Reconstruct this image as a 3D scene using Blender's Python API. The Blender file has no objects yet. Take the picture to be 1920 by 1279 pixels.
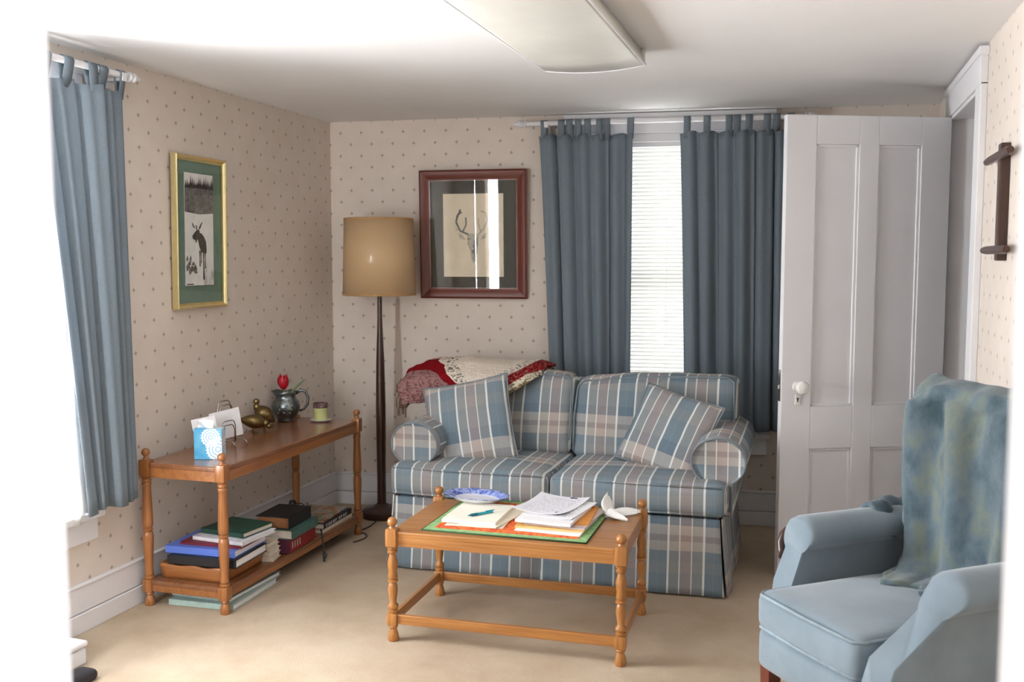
import bpy, bmesh, math, random
from mathutils import Vector, Matrix, noise as mnoise
PI = math.pi
R = math.radians
random.seed(7)
S = bpy.context.scene
COL = S.collection

# ---------------------------------------------------------------- camera, light, exposure
cam = bpy.data.cameras.new('camera')
camo = bpy.data.objects.new('camera', cam)
COL.objects.link(camo)
camo.location = (2.657, -5.109, 1.42)
camo.rotation_euler = (PI / 2 - 0.082, 0, R(17.07))
cam.sensor_width = 36.0
cam.lens = 1831 / 1920 * 36
cam.clip_start = 0.02
cam.dof.use_dof = True
cam.dof.focus_distance = 4.0
cam.dof.aperture_fstop = 4.0
S.camera = camo

S.view_settings.view_transform = 'Standard'
S.view_settings.look = 'None'
S.view_settings.gamma = 1.0
S.view_settings.exposure = 1.3
S.view_settings.use_curve_mapping = False

world = bpy.data.worlds.new('overcast_sky')
S.world = world
world.use_nodes = True
bgn = world.node_tree.nodes['Background']
bgn.inputs[0].default_value = (0.93, 0.97, 1.0, 1)
bgn.inputs[1].default_value = 4.6


def area(name, loc, rot, sx, sy, power, color=(1, 1, 1), portal=False):
    l = bpy.data.lights.new(name, 'AREA')
    l.shape = 'RECTANGLE'
    l.size = sx
    l.size_y = sy
    l.energy = power
    l.color = color
    if portal:
        l.cycles.is_portal = True
    o = bpy.data.objects.new(name, l)
    COL.objects.link(o)
    o.location = loc
    o.rotation_euler = rot
    return o


# daylight outside the windows (area lamps shine along local -Z)
area('daylight_left_window', (-0.75, -2.62, 1.0), (0, R(-102), 0), 1.9, 1.3, 100, (0.95, 0.98, 1.0))
area('daylight_near_window', (0.33, -4.72, 1.35), (R(90), 0, 0), 0.5, 1.4, 75, (0.95, 0.98, 1.0))

# ---------------------------------------------------------------- materials
MATS = {}


def srgb(c):
    if isinstance(c, str):
        c = c.lstrip('#')
        c = tuple(int(c[i:i + 2], 16) for i in (0, 2, 4))
    return tuple((v / 255 / 12.92) if v / 255 <= 0.04045 else ((v / 255 + 0.055) / 1.055) ** 2.4 for v in c) + (1,)


def nmat(name):
    m = bpy.data.materials.new(name)
    m.use_nodes = True
    nt = m.node_tree
    return m, nt, nt.nodes['Principled BSDF'], nt.nodes, nt.links


def math_n(nt, op, a, b=None, c=None):
    n = nt.nodes.new('ShaderNodeMath')
    n.operation = op
    for i, v in enumerate((a, b, c)):
        if v is None:
            continue
        if isinstance(v, (int, float)):
            n.inputs[i].default_value = v
        else:
            nt.links.new(v, n.inputs[i])
    return n.outputs[0]


def mix_n(nt, fac, a, b, mode='MIX'):
    n = nt.nodes.new('ShaderNodeMix')
    n.data_type = 'RGBA'
    n.blend_type = mode
    for sock, v in ((n.inputs[0], fac), (n.inputs[6], a), (n.inputs[7], b)):
        if isinstance(v, (int, float)):
            sock.default_value = v
        elif isinstance(v, tuple):
            sock.default_value = v
        else:
            nt.links.new(v, sock)
    return n.outputs[2]


def ramp_n(nt, fac, stops, interp='LINEAR'):
    n = nt.nodes.new('ShaderNodeValToRGB')
    r = n.color_ramp
    r.interpolation = interp
    while len(r.elements) > 1:
        r.elements.remove(r.elements[-1])
    r.elements[0].position = stops[0][0]
    r.elements[0].color = stops[0][1]
    for p, c in stops[1:]:
        e = r.elements.new(p)
        e.color = c
    nt.links.new(fac, n.inputs[0])
    return n.outputs[0]


def noise_n(nt, vec, scale, detail=3, rough=0.5, dims='3D'):
    n = nt.nodes.new('ShaderNodeTexNoise')
    n.inputs['Scale'].default_value = scale
    n.inputs['Detail'].default_value = detail
    n.inputs['Roughness'].default_value = rough
    if vec is not None:
        nt.links.new(vec, n.inputs['Vector'])
    return n.outputs[0]


def coord(nt, kind='Object', scale=None):
    t = nt.nodes.new('ShaderNodeTexCoord')
    o = t.outputs[kind]
    if scale:
        mp = nt.nodes.new('ShaderNodeMapping')
        mp.inputs['Scale'].default_value = scale
        nt.links.new(o, mp.inputs[0])
        o = mp.outputs[0]
    return o


def bump(nt, bsdf, height, strength, dist=0.002):
    b = nt.nodes.new('ShaderNodeBump')
    b.inputs['Strength'].default_value = strength
    b.inputs['Distance'].default_value = dist
    nt.links.new(height, b.inputs['Height'])
    nt.links.new(b.outputs[0], bsdf.inputs['Normal'])


def plain(name, c, rough=0.6, metal=0.0, var=0.06, nscale=30, bmp=0.0, bscale=200, coat=0.0, sheen=0.0):
    if name in MATS:
        return MATS[name]
    m, nt, b, N, L = nmat(name)
    vec = coord(nt)
    f = noise_n(nt, vec, nscale)
    base = srgb(c)
    dark = tuple(v * (1 - var * 2) for v in base[:3]) + (1,)
    lite = tuple(min(1, v * (1 + var * 2)) for v in base[:3]) + (1,)
    col = ramp_n(nt, f, [(0.3, dark), (0.7, lite)])
    L.new(col, b.inputs['Base Color'])
    b.inputs['Roughness'].default_value = rough
    b.inputs['Metallic'].default_value = metal
    b.inputs['Coat Weight'].default_value = coat
    b.inputs['Sheen Weight'].default_value = sheen
    if bmp:
        bump(nt, b, noise_n(nt, vec, bscale, 4), bmp)
    MATS[name] = m
    return m


def wood(name, light, dark, axis, rough=0.33, coat=0.25, scale=1.0):
    m, nt, b, N, L = nmat(name)
    s = [26 * scale] * 3
    s[axis] = 1.6 * scale
    vec = coord(nt, 'Object', tuple(s))
    f = noise_n(nt, vec, 1.6, 5, 0.62)
    s2 = [90 * scale] * 3
    s2[axis] = 3 * scale
    f2 = noise_n(nt, coord(nt, 'Object', tuple(s2)), 2.0, 2)
    mid = tuple((a + c) / 2 for a, c in zip(srgb(light), srgb(dark)))
    col = ramp_n(nt, f, [(0.28, srgb(dark)), (0.5, mid), (0.68, srgb(light))])
    col = mix_n(nt, 0.35, col, ramp_n(nt, f2, [(0.35, srgb(dark)), (0.6, srgb(light))]))
    L.new(col, b.inputs['Base Color'])
    b.inputs['Roughness'].default_value = rough
    b.inputs['Coat Weight'].default_value = coat
    b.inputs['Coat Roughness'].default_value = 0.22
    MATS[name] = m
    return m


def wallpaper():
    m, nt, b, N, L = nmat('dotted_wallpaper')
    uv = nt.nodes.new('ShaderNodeUVMap')
    uv.uv_map = 'UVMap'
    sep = nt.nodes.new('ShaderNodeSeparateXYZ')
    L.new(uv.outputs[0], sep.inputs[0])
    P, Q = 0.124, 0.130

    def lattice(ou, ov):
        u = math_n(nt, 'ABSOLUTE', math_n(nt, 'SUBTRACT', math_n(nt, 'FRACT', math_n(nt, 'ADD', math_n(nt, 'DIVIDE', sep.outputs[0], P), ou)), 0.5))
        v = math_n(nt, 'ABSOLUTE', math_n(nt, 'SUBTRACT', math_n(nt, 'FRACT', math_n(nt, 'ADD', math_n(nt, 'DIVIDE', sep.outputs[1], Q), ov)), 0.5))
        d = math_n(nt, 'ADD', math_n(nt, 'POWER', math_n(nt, 'MULTIPLY', u, P), 0.8), math_n(nt, 'POWER', math_n(nt, 'MULTIPLY', v, Q * 0.9), 0.8))
        return d
    d = math_n(nt, 'MINIMUM', lattice(10.0, 10.0), lattice(10.5, 10.5))
    mask = ramp_n(nt, d, [(0.0, (1, 1, 1, 1)), (0.018, (0.6, 0.6, 0.6, 1)), (0.033, (0, 0, 0, 1))])
    f = noise_n(nt, uv.outputs[0], 9, 3)
    base = ramp_n(nt, f, [(0.3, srgb((216, 204, 193))), (0.7, srgb((221, 210, 200)))])
    col = mix_n(nt, mask, base, srgb((134, 124, 114)))
    L.new(col, b.inputs['Base Color'])
    b.inputs['Roughness'].default_value = 0.62
    b.inputs['Specular IOR Level'].default_value = 0.25
    MATS['wallpaper'] = m
    return m


def plaid(name, P=0.235, V=0.30, ou=0.0, ov=0.0):
    m, nt, b, N, L = nmat(name)
    uv = nt.nodes.new('ShaderNodeUVMap')
    uv.uv_map = 'UVMap'
    sep = nt.nodes.new('ShaderNodeSeparateXYZ')
    L.new(uv.outputs[0], sep.inputs[0])
    u = math_n(nt, 'FRACT', math_n(nt, 'ADD', math_n(nt, 'DIVIDE', sep.outputs[0], P), 20 + ou))
    v = math_n(nt, 'FRACT', math_n(nt, 'ADD', math_n(nt, 'DIVIDE', sep.outputs[1], V), 20 + ov))
    blue, gray, mauve = srgb((117, 136, 149)), srgb((150, 153, 154)), srgb((164, 150, 149))
    white, thin, faint = srgb((226, 230, 228)), srgb((214, 212, 206)), srgb((126, 150, 166))
    warp = ramp_n(nt, u, [(0, white), (0.038, blue), (0.185, faint), (0.2, blue), (0.36, white), (0.398, gray),
                          (0.572, thin), (0.594, mauve), (0.79, thin), (0.812, gray)], 'CONSTANT')
    line = ramp_n(nt, u, [(0, (1, 1, 1, 1)), (0.038, (0, 0, 0, 1)), (0.36, (1, 1, 1, 1)), (0.398, (0, 0, 0, 1)),
                          (0.572, (.8, .8, .8, 1)), (0.594, (0, 0, 0, 1)), (0.79, (.8, .8, .8, 1)), (0.812, (0, 0, 0, 1))], 'CONSTANT')
    weft = ramp_n(nt, v, [(0, srgb((206, 192, 180))), (0.12, srgb((166, 148, 138))), (0.2, srgb((204, 192, 182))), (0.33, srgb((100, 116, 131))),
                          (0.47, srgb((122, 135, 144))), (0.72, srgb((144, 146, 148))), (0.86, srgb((128, 138, 146)))], 'CONSTANT')
    col = mix_n(nt, 0.44, warp, weft)
    lf = math_n(nt, 'MULTIPLY', line, 0.82)
    col = mix_n(nt, lf, col, white)
    wv = noise_n(nt, coord(nt, 'UV', (900, 160, 1)), 1.0, 2)
    col = mix_n(nt, 0.5, col, ramp_n(nt, wv, [(0.25, (0.78, 0.78, 0.78, 1)), (0.7, (1, 1, 1, 1))]), 'MULTIPLY')
    L.new(col, b.inputs['Base Color'])
    b.inputs['Roughness'].default_value = 0.9
    b.inputs['Specular IOR Level'].default_value = 0.1
    b.inputs['Sheen Weight'].default_value = 0.1
    bump(nt, b, wv, 0.25, 0.001)
    MATS[name] = m
    return m


def cloth(name, c1, c2, transl=0.25, stripes=0):
    m, nt, b, N, L = nmat(name)
    vec = coord(nt, 'Object', (700, 700, 90))
    f = noise_n(nt, vec, 1.0, 2)
    col = ramp_n(nt, f, [(0.3, srgb(c1)), (0.7, srgb(c2))])
    L.new(col, b.inputs['Base Color'])
    b.inputs['Roughness'].default_value = 0.9
    b.inputs['Specular IOR Level'].default_value = 0.1
    if transl:
        t = N.new('ShaderNodeBsdfTranslucent')
        L.new(col, t.inputs[0])
        mx = N.new('ShaderNodeMixShader')
        mx.inputs[0].default_value = transl
        L.new(b.outputs[0], mx.inputs[1])
        L.new(t.outputs[0], mx.inputs[2])
        L.new(mx.outputs[0], N['Material Output'].inputs[0])
    MATS[name] = m
    return m


def glass(name):
    m, nt, b, N, L = nmat(name)
    tr = N.new('ShaderNodeBsdfTransparent')
    gl = N.new('ShaderNodeBsdfGlossy')
    gl.inputs['Roughness'].default_value = 0.015
    fr = N.new('ShaderNodeFresnel')
    fr.inputs[0].default_value = 1.5
    mx = N.new('ShaderNodeMixShader')
    geo = N.new('ShaderNodeNewGeometry')
    front = math_n(nt, 'SUBTRACT', 1.0, geo.outputs['Backfacing'])
    L.new(math_n(nt, 'MULTIPLY', fr.outputs[0], front), mx.inputs[0])
    L.new(tr.outputs[0], mx.inputs[1])
    L.new(gl.outputs[0], mx.inputs[2])
    L.new(mx.outputs[0], N['Material Output'].inputs[0])
    MATS[name] = m
    return m


def mottled(name, cols, scale, rough=0.9, bmp=0.6, bscale=260, sheen=0.3, stretch=(1, 1, 1)):
    m, nt, b, N, L = nmat(name)
    vec = coord(nt, 'Object', stretch)
    f = noise_n(nt, vec, scale, 4, 0.6)
    st = [(0.30 + 0.42 * i / (len(cols) - 1), srgb(c)) for i, c in enumerate(cols)]
    col = ramp_n(nt, f, st)
    L.new(col, b.inputs['Base Color'])
    b.inputs['Roughness'].default_value = rough
    b.inputs['Sheen Weight'].default_value = sheen
    b.inputs['Specular IOR Level'].default_value = 0.15
    bump(nt, b, noise_n(nt, coord(nt), bscale, 3), bmp, 0.003)
    MATS[name] = m
    return m


def carpet():
    m, nt, b, N, L = nmat('tan_carpet')
    vec = coord(nt)
    f1 = noise_n(nt, vec, 3.2, 5, 0.6)
    f2 = noise_n(nt, vec, 340, 2)
    col = ramp_n(nt, f1, [(0.3, srgb((184, 164, 141))), (0.55, srgb((196, 178, 156))), (0.75, srgb((204, 188, 168)))])
    col = mix_n(nt, 0.45, col, ramp_n(nt, f2, [(0.3, (0.62, 0.6, 0.57, 1)), (0.7, (1, 1, 1, 1))]), 'MULTIPLY')
    L.new(col, b.inputs['Base Color'])
    b.inputs['Roughness'].default_value = 1.0
    b.inputs['Specular IOR Level'].default_value = 0.05
    bump(nt, b, f2, 0.5, 0.004)
    MATS['carpet'] = m
    return m


def ruled(name, paper, ink, rows, margin=0.12):
    """paper with faint rows of print, driven by the sheet's own UV (0..1)"""
    m, nt, b, N, L = nmat(name)
    uv = nt.nodes.new('ShaderNodeUVMap')
    uv.uv_map = 'UVMap'
    sep = nt.nodes.new('ShaderNodeSeparateXYZ')
    L.new(uv.outputs[0], sep.inputs[0])
    row = math_n(nt, 'FRACT', math_n(nt, 'MULTIPLY', sep.outputs[1], rows))
    on = math_n(nt, 'LESS_THAN', row, 0.35)
    w = noise_n(nt, coord(nt, 'UV', (22, rows * 0.9, 1)), 1.0, 1)
    on = math_n(nt, 'MULTIPLY', on, math_n(nt, 'GREATER_THAN', w, 0.5))
    for ax in (0, 1):
        on = math_n(nt, 'MULTIPLY', on, math_n(nt, 'GREATER_THAN', sep.outputs[ax], margin))
        on = math_n(nt, 'MULTIPLY', on, math_n(nt, 'LESS_THAN', sep.outputs[ax], 1 - margin))
    col = mix_n(nt, math_n(nt, 'MULTIPLY', on, 0.6), srgb(paper), srgb(ink))
    L.new(col, b.inputs['Base Color'])
    b.inputs['Roughness'].default_value = 0.7
    MATS[name] = m
    return m


WP = wallpaper()
CARPET = carpet()
PLAID = plaid('plaid_upholstery')
PLAID_PIL = plaid('plaid_pillow', 0.235, 0.42, 0.1, 0.35)
WHITE = plain('white_paint', (229, 229, 233), 0.45, var=0.01, nscale=4)
TRIM = plain('white_trim_paint', (226, 225, 228), 0.5, var=0.01, nscale=6)
CEIL = plain('ceiling_paint', (230, 228, 227), 0.85, var=0.015, nscale=2, bmp=0.08, bscale=60)
PIPING = plain('grey_piping', (122, 134, 142), 0.9)
CURT = cloth('blue_curtain_cloth', (126, 138, 148), (139, 151, 161), 0.23)
LINING = cloth('white_curtain_lining', (236, 236, 234), (244, 244, 242), 0.5)
GLASS = glass('clear_glass')
OAK = {a: wood('golden_oak_' + 'xyz'[a], (186, 130, 72), (146, 92, 44), a) for a in range(3)}
MAPLE = {a: wood('brown_oak_' + 'xyz'[a], (172, 114, 66), (132, 80, 42), a, rough=0.28) for a in range(3)}
KTOP = wood('console_top_oak', (146, 98, 66), (112, 70, 46), 1, rough=0.25)
DARKW = wood('dark_walnut', (74, 44, 34), (44, 25, 20), 2, rough=0.35)
REDW = {a: wood('mahogany_' + 'xyz'[a], (118, 54, 38), (78, 30, 22), a, rough=0.3) for a in range(3)}
CHAIR = mottled('blue_velvet', [(114, 129, 140), (122, 137, 148), (130, 145, 156)], 6, bmp=0.15, sheen=0.4)
THROW = mottled('teal_chenille', [(52, 70, 80), (72, 90, 98), (92, 108, 118), (110, 120, 112), (82, 98, 106)], 4.2, stretch=(2.0, 2.0, 1.2), bmp=0.9)
BRASS = plain('aged_brass', (128, 110, 72), 0.36, metal=1.0, var=0.12, nscale=60, bmp=0.25, bscale=90)
GOLD = plain('polished_gold', (238, 224, 170), 0.22, metal=1.0, var=0.03)
PEWTER = plain('pewter', (122, 128, 130), 0.33, metal=1.0, var=0.18, nscale=45, bmp=0.5, bscale=70)
CHROME = plain('chrome_wire', (190, 188, 184), 0.2, metal=1.0)
BLACK = plain('black_plastic', (26, 26, 28), 0.5)

# ---------------------------------------------------------------- mesh builder


class MB:
    def __init__(s):
        s.v, s.f, s.mi, s.uv = [], [], [], []

    def add(s, verts, faces, mi=0, M=None, uvs=None):
        o = len(s.v)
        for p in verts:
            p = Vector(p)
            s.v.append(M @ p if M is not None else p)
        for k, f in enumerate(faces):
            s.f.append([i + o for i in f])
            s.mi.append(mi)
            s.uv.append(uvs[k] if uvs else None)
        return s

    def box(s, lo, hi, mi=0, M=None):
        x0, y0, z0 = lo
        x1, y1, z1 = hi
        v = [(x0, y0, z0), (x1, y0, z0), (x1, y1, z0), (x0, y1, z0), (x0, y0, z1), (x1, y0, z1), (x1, y1, z1), (x0, y1, z1)]
        return s.add(v, [(3, 2, 1, 0), (4, 5, 6, 7), (0, 1, 5, 4), (1, 2, 6, 5), (2, 3, 7, 6), (3, 0, 4, 7)], mi, M)

    def prism(s, pts, z0, z1, mi=0, M=None):
        n = len(pts)
        v = [(x, y, z0) for x, y in pts] + [(x, y, z1) for x, y in pts]
        f = [tuple(range(n - 1, -1, -1)), tuple(range(n, 2 * n))]
        f += [(i, (i + 1) % n, n + (i + 1) % n, n + i) for i in range(n)]
        return s.add(v, f, mi, M)

    def lathe(s, prof, n=24, mi=0, M=None, cap=True, sq=None):
        """prof: list of (r, z)"""
        v, f = [], []
        for r, z in prof:
            for k in range(n):
                a = 2 * PI * k / n
                v.append((r * math.cos(a), r * math.sin(a), z))
        for i in range(len(prof) - 1):
            for k in range(n):
                a, b = i * n + k, i * n + (k + 1) % n
                f.append((a, b, b + n, a + n))
        if cap:
            f.append(tuple(range(n - 1, -1, -1)))
            t = (len(prof) - 1) * n
            f.append(tuple(range(t, t + n)))
        return s.add(v, f, mi, M)

    def tube(s, pts, r, n=8, mi=0, M=None, closed=False):
        pts = [Vector(p) for p in pts]
        m = len(pts)
        rr = r if isinstance(r, (list, tuple)) else [r] * m
        v, f = [], []
        up = None
        for i, p in enumerate(pts):
            if closed:
                t = (pts[(i + 1) % m] - pts[i - 1]).normalized()
            else:
                t = (pts[min(i + 1, m - 1)] - pts[max(i - 1, 0)]).normalized()
            if up is None:
                up = Vector((0, 0, 1)) if abs(t.z) < 0.9 else Vector((1, 0, 0))
            a = t.cross(up)
            if a.length < 1e-5:
                a = t.orthogonal()
            a.normalize()
            b = a.cross(t).normalized()
            up = b
            for k in range(n):
                th = 2 * PI * k / n
                v.append(p + (a * math.cos(th) + b * math.sin(th)) * rr[i])
        for i in range(m if closed else m - 1):
            j = (i + 1) % m
            for k in range(n):
                f.append((i * n + k, j * n + k, j * n + (k + 1) % n, i * n + (k + 1) % n))
        if not closed:
            f.append(tuple(range(n)))
            f.append(tuple(range((m - 1) * n + n - 1, (m - 1) * n - 1, -1)))
        return s.add(v, f, mi, M)

    def grid(s, nu, nv, fn, mi=0, M=None, uvfn=None, closeu=False):
        v = []
        for j in range(nv + 1):
            for i in range(nu + 1):
                v.append(fn(i / nu, j / nv))
        f, uvs = [], []
        for j in range(nv):
            for i in range(nu):
                a = j * (nu + 1) + i
                f.append((a, a + 1, a + nu + 2, a + nu + 1))
                if uvfn:
                    uvs.append([uvfn(i / nu, j / nv), uvfn((i + 1) / nu, j / nv), uvfn((i + 1) / nu, (j + 1) / nv), uvfn(i / nu, (j + 1) / nv)])
        return s.add(v, f, mi, M, uvs if uvfn else None)

    def ball(s, c, r, n=14, mi=0, M=None):
        rx, ry, rz = r if isinstance(r, (tuple, list)) else (r, r, r)
        v, f = [], []
        h = n // 2
        for i in range(h + 1):
            ph = PI * i / h
            for k in range(n):
                a = 2 * PI * k / n
                v.append((c[0] + rx * math.sin(ph) * math.cos(a), c[1] + ry * math.sin(ph) * math.sin(a), c[2] - rz * math.cos(ph)))
        for i in range(h):
            for k in range(n):
                a, b = i * n + k, i * n + (k + 1) % n
                f.append((a, b, b + n, a + n))
        return s.add(v, f, mi, M)

    def cushion(s, c, half, r, bulge=(0, 0, 0), n=18, wob=0.0, seed=0, mi=0, M=None, fn=None):
        idx, v, f = {}, [], []

        def mp(t):
            return math.sin(t * PI / 2) * 0.6 + t * 0.4

        def get(p):
            k = tuple(round(x, 5) for x in p)
            if k in idx:
                return idx[k]
            h = Vector(half)
            q = Vector((p[0] * h.x, p[1] * h.y, p[2] * h.z))
            inn = Vector((max(-h[i] + r, min(h[i] - r, q[i])) for i in range(3)))
            d = q - inn
            if d.length > 1e-9:
                q = inn + d.normalized() * r
            for i in range(3):
                j, k2 = (i + 1) % 3, (i + 2) % 3
                q[i] += bulge[i] * p[i] * (1 - p[j] ** 2) * (1 - p[k2] ** 2)
            q = q + Vector(c)
            if wob:
                q += mnoise.noise_vector(q * 7 + Vector((seed, seed * 2, 3))) * wob
            if fn:
                q = Vector(fn(q, p))
            idx[k] = len(v)
            v.append(q)
            return idx[k]
        ts = [mp(-1 + 2 * i / n) for i in range(n + 1)]
        for ax in range(3):
            for sg in (-1, 1):
                for i in range(n):
                    for j in range(n):
                        quad = []
                        for a, b in ((i, j), (i + 1, j), (i + 1, j + 1), (i, j + 1)):
                            p = [0, 0, 0]
                            p[ax] = sg
                            p[(ax + 1) % 3] = ts[a]
                            p[(ax + 2) % 3] = ts[b]
                            quad.append(get(p))
                        f.append(quad if sg > 0 else quad[::-1])
        return s.add(v, f, mi, M)

    def build(s, name, mats, parent=None, smooth=None, bevel=0, segs=2, solid=0, uvf=None, sub=0):
        me = bpy.data.meshes.new(name)
        me.from_pydata([tuple(p) for p in s.v], [], s.f)
        me.update()
        uvl = me.uv_layers.new(name='UVMap')
        for pi, p in enumerate(me.polygons):
            no = p.normal
            for k, li in enumerate(p.loop_indices):
                co = me.vertices[me.loops[li].vertex_index].co
                if s.uv[pi]:
                    uvl.data[li].uv = s.uv[pi][k]
                elif uvf:
                    uvl.data[li].uv = uvf(co, no)
                else:
                    a = max(range(3), key=lambda i: abs(no[i]))
                    uvl.data[li].uv = ((co.y, co.z), (co.x, co.z), (co.x, co.y))[a]
            p.material_index = s.mi[pi]
        for m in (mats if isinstance(mats, (list, tuple)) else [mats]):
            me.materials.append(m)
        if smooth is not None:
            for p in me.polygons:
                p.use_smooth = True
            if smooth < 180:
                me.set_sharp_from_angle(angle=R(smooth))
        o = bpy.data.objects.new(name, me)
        COL.objects.link(o)
        if parent:
            o.parent = parent
        if solid:
            md = o.modifiers.new('thickness', 'SOLIDIFY')
            md.thickness = solid
            md.offset = 0
        if sub:
            md = o.modifiers.new('subdivide', 'SUBSURF')
            md.levels = md.render_levels = sub
        if bevel:
            md = o.modifiers.new('bevel', 'BEVEL')
            md.width = bevel
            md.segments = segs
            md.limit_method = 'ANGLE'
            md.angle_limit = R(40)
            md.harden_normals = False
        return o


def tag(o, label, cat, group=None):
    o['label'] = label
    o['category'] = cat
    if group:
        o['group'] = group
    return o


def thing(name, label, cat, loc=(0, 0, 0), rz=0, group=None):
    o = bpy.data.objects.new(name, None)
    o.empty_display_size = 0.05
    COL.objects.link(o)
    o.location = loc
    o.rotation_euler = (0, 0, rz)
    return tag(o, label, cat, group)


def struct(o):
    o['kind'] = 'structure'
    return o


def copy_tree(o, parent=None):
    c = o.copy()
    COL.objects.link(c)
    if parent:
        c.parent = parent
    for ch in list(o.children):
        copy_tree(ch, c)
    return c


def rot(axis, deg):
    return Matrix.Rotation(R(deg), 4, axis)


def tr(x, y, z):
    return Matrix.Translation((x, y, z))


# ---------------------------------------------------------------- room shell
H = 2.208                      # ceiling height
AB = R(5.39)                   # the back wall runs 5.4 degrees off square
MBK = Matrix.Rotation(AB, 4, 'Z')


def wy(x):
    return 0.09435 * x


def slab_with_hole(mb, a0, a1, z0, z1, t0, t1, holes, M, axis):
    """wall in the plane of `axis` direction a and z, thickness t0..t1, rectangular holes (a0,a1,z0,z1)"""
    As = sorted({a0, a1, *[h[0] for h in holes], *[h[1] for h in holes]})
    for i in range(len(As) - 1):
        lo, hi = As[i], As[i + 1]
        zs = [(z0, z1)]
        for h in holes:
            if h[0] <= lo and hi <= h[1]:
                zs = [q for z in zs for q in ((z[0], min(z[1], h[2])), (max(z[0], h[3]), z[1])) if q[1] > q[0] + 1e-6]
        for za, zb in zs:
            if axis == 'x':
                mb.box((lo, t0, za), (hi, t1, zb), 0, M)
            else:
                mb.box((t0, lo, za), (t1, hi, zb), 0, M)


m = MB()
m.box((-0.15, -7.6, -0.1), (5.2, 0.9, 0.0))
struct(m.build('floor', CARPET))
m = MB()
m.box((-0.15, -7.6, H), (5.2, 0.9, H + 0.1))
struct(m.build('ceiling', CEIL))

m = MB()
slab_with_hole(m, -4.45, 0.1, 0, H, -0.15, 0, [(-3.12, -2.12, 0.46, 2.03)], None, 'y')
struct(m.build('wall_left', WP))
m = MB()
slab_with_hole(m, -0.2, 3.5, 0, H, 0, 0.15, [(1.47, 2.35, 0.50, 2.10)], MBK, 'x')
struct(m.build('wall_back', WP))
m = MB()
slab_with_hole(m, -1.90, 0.45, 0, H, 3.25, 3.37, [(-1.03, -0.3, 0, 2.06)], None, 'y')
struct(m.build('wall_right', WP))
m = MB()
m.box((3.37, -1.90, 0), (3.62, -1.78, H))
m.box((3.52, -4.3, 0), (3.62, -1.90, H))
struct(m.build('wall_alcove', WP))
m = MB()
slab_with_hole(m, -0.15, 3.6, 0, H, -4.45, -4.3, [(1.887, 2.83, 0, 2.12), (0.14, 0.50, 0.7, 2.05)], None, 'x')
struct(m.build('wall_near', WP))

# the room beyond the open door, and the hall the camera stands in
m = MB()
m.box((4.2, -1.8, 0), (4.3, 0.6, H))
m.box((3.37, 0.45, 0), (4.2, 0.55, H))
m.box((3.37, -1.75, 0), (4.2, -1.65, H))
struct(m.build('wall_passage', WHITE))
m = MB()
m.box((0.2, -7.6, 0), (0.3, -4.45, H))
m.box((0.3, -7.7, 0), (4.6, -7.6, H))
slab_with_hole(m, -7.6, -4.45, 0, H, 4.5, 4.6, [(-7.0, -5.0, 0.4, 2.15)], None, 'y')  # unseen opening, added so daylight brightens the left jamb
m.box((3.6, -4.45, 0), (4.5, -4.35, H))
struct(m.build('wall_hall', plain('hall_paint', (112, 98, 84), 0.8, var=0.02, nscale=3)))

# baseboards: tall board, small cap and shoe line
def base_profile(mb, a0, a1, M, flip):
    s = -1 if flip else 1
    for z0, z1, t in ((0, 0.075, 0.022), (0.078, 0.178, 0.016), (0.178, 0.187, 0.021)):
        lo, hi = (0, s * t)
        mb.box((a0, min(lo, hi), z0), (a1, max(lo, hi), z1), 0, M)


m = MB(); base_profile(m, 0.0, 3.25, MBK, True)
struct(m.build('baseboard_back', TRIM, bevel=0.003))
m = MB(); base_profile(m, -4.3, 0.0, Matrix.Rotation(PI / 2, 4, 'Z'), True)
struct(m.build('baseboard_left', TRIM, bevel=0.003))
m = MB(); base_profile(m, -1.90, -1.15, tr(3.25, 0, 0) @ Matrix.Rotation(PI / 2, 4, 'Z'), False)
struct(m.build('baseboard_right', TRIM, bevel=0.003))

# doorway casing on the right wall
m = MB()
m.box((3.225, -1.15, 0), (3.25, -1.03, 2.07))
m.box((3.225, -0.3, 0), (3.25, -0.17, 2.07))
m.box((3.222, -1.15, 2.06), (3.25, -0.17, 2.17))
m.box((3.215, -1.17, 2.165), (3.25, -0.15, 2.195))
m.box((3.23, -1.04, 2.045), (3.37, -0.29, 2.06))
m.box((3.23, -0.315, 0), (3.37, -0.3, 2.06))
m.box((3.23, -1.03, 0), (3.37, -1.015, 2.06))
struct(m.build('trim_1', TRIM, bevel=0.003))
# jambs of the doorway the picture is taken through
m = MB()
m.box((1.887, -4.47, 0), (1.912, -4.28, 2.12))
m.box((2.805, -4.47, 0), (2.83, -4.28, 2.12))
m.box((1.912, -4.47, 2.095), (2.805, -4.28, 2.12))
m.box((1.77, -4.475, 0), (1.897, -4.45, 2.2))
m.box((2.82, -4.475, 0), (2.945, -4.45, 2.2))
m.box((1.80, -4.475, 2.11), (2.93, -4.45, 2.2))
m.box((1.77, -4.30, 0), (1.897, -4.275, 2.2))
m.box((2.82, -4.30, 0), (2.945, -4.275, 2.2))
struct(m.build('trim_2', TRIM, bevel=0.003))

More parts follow.
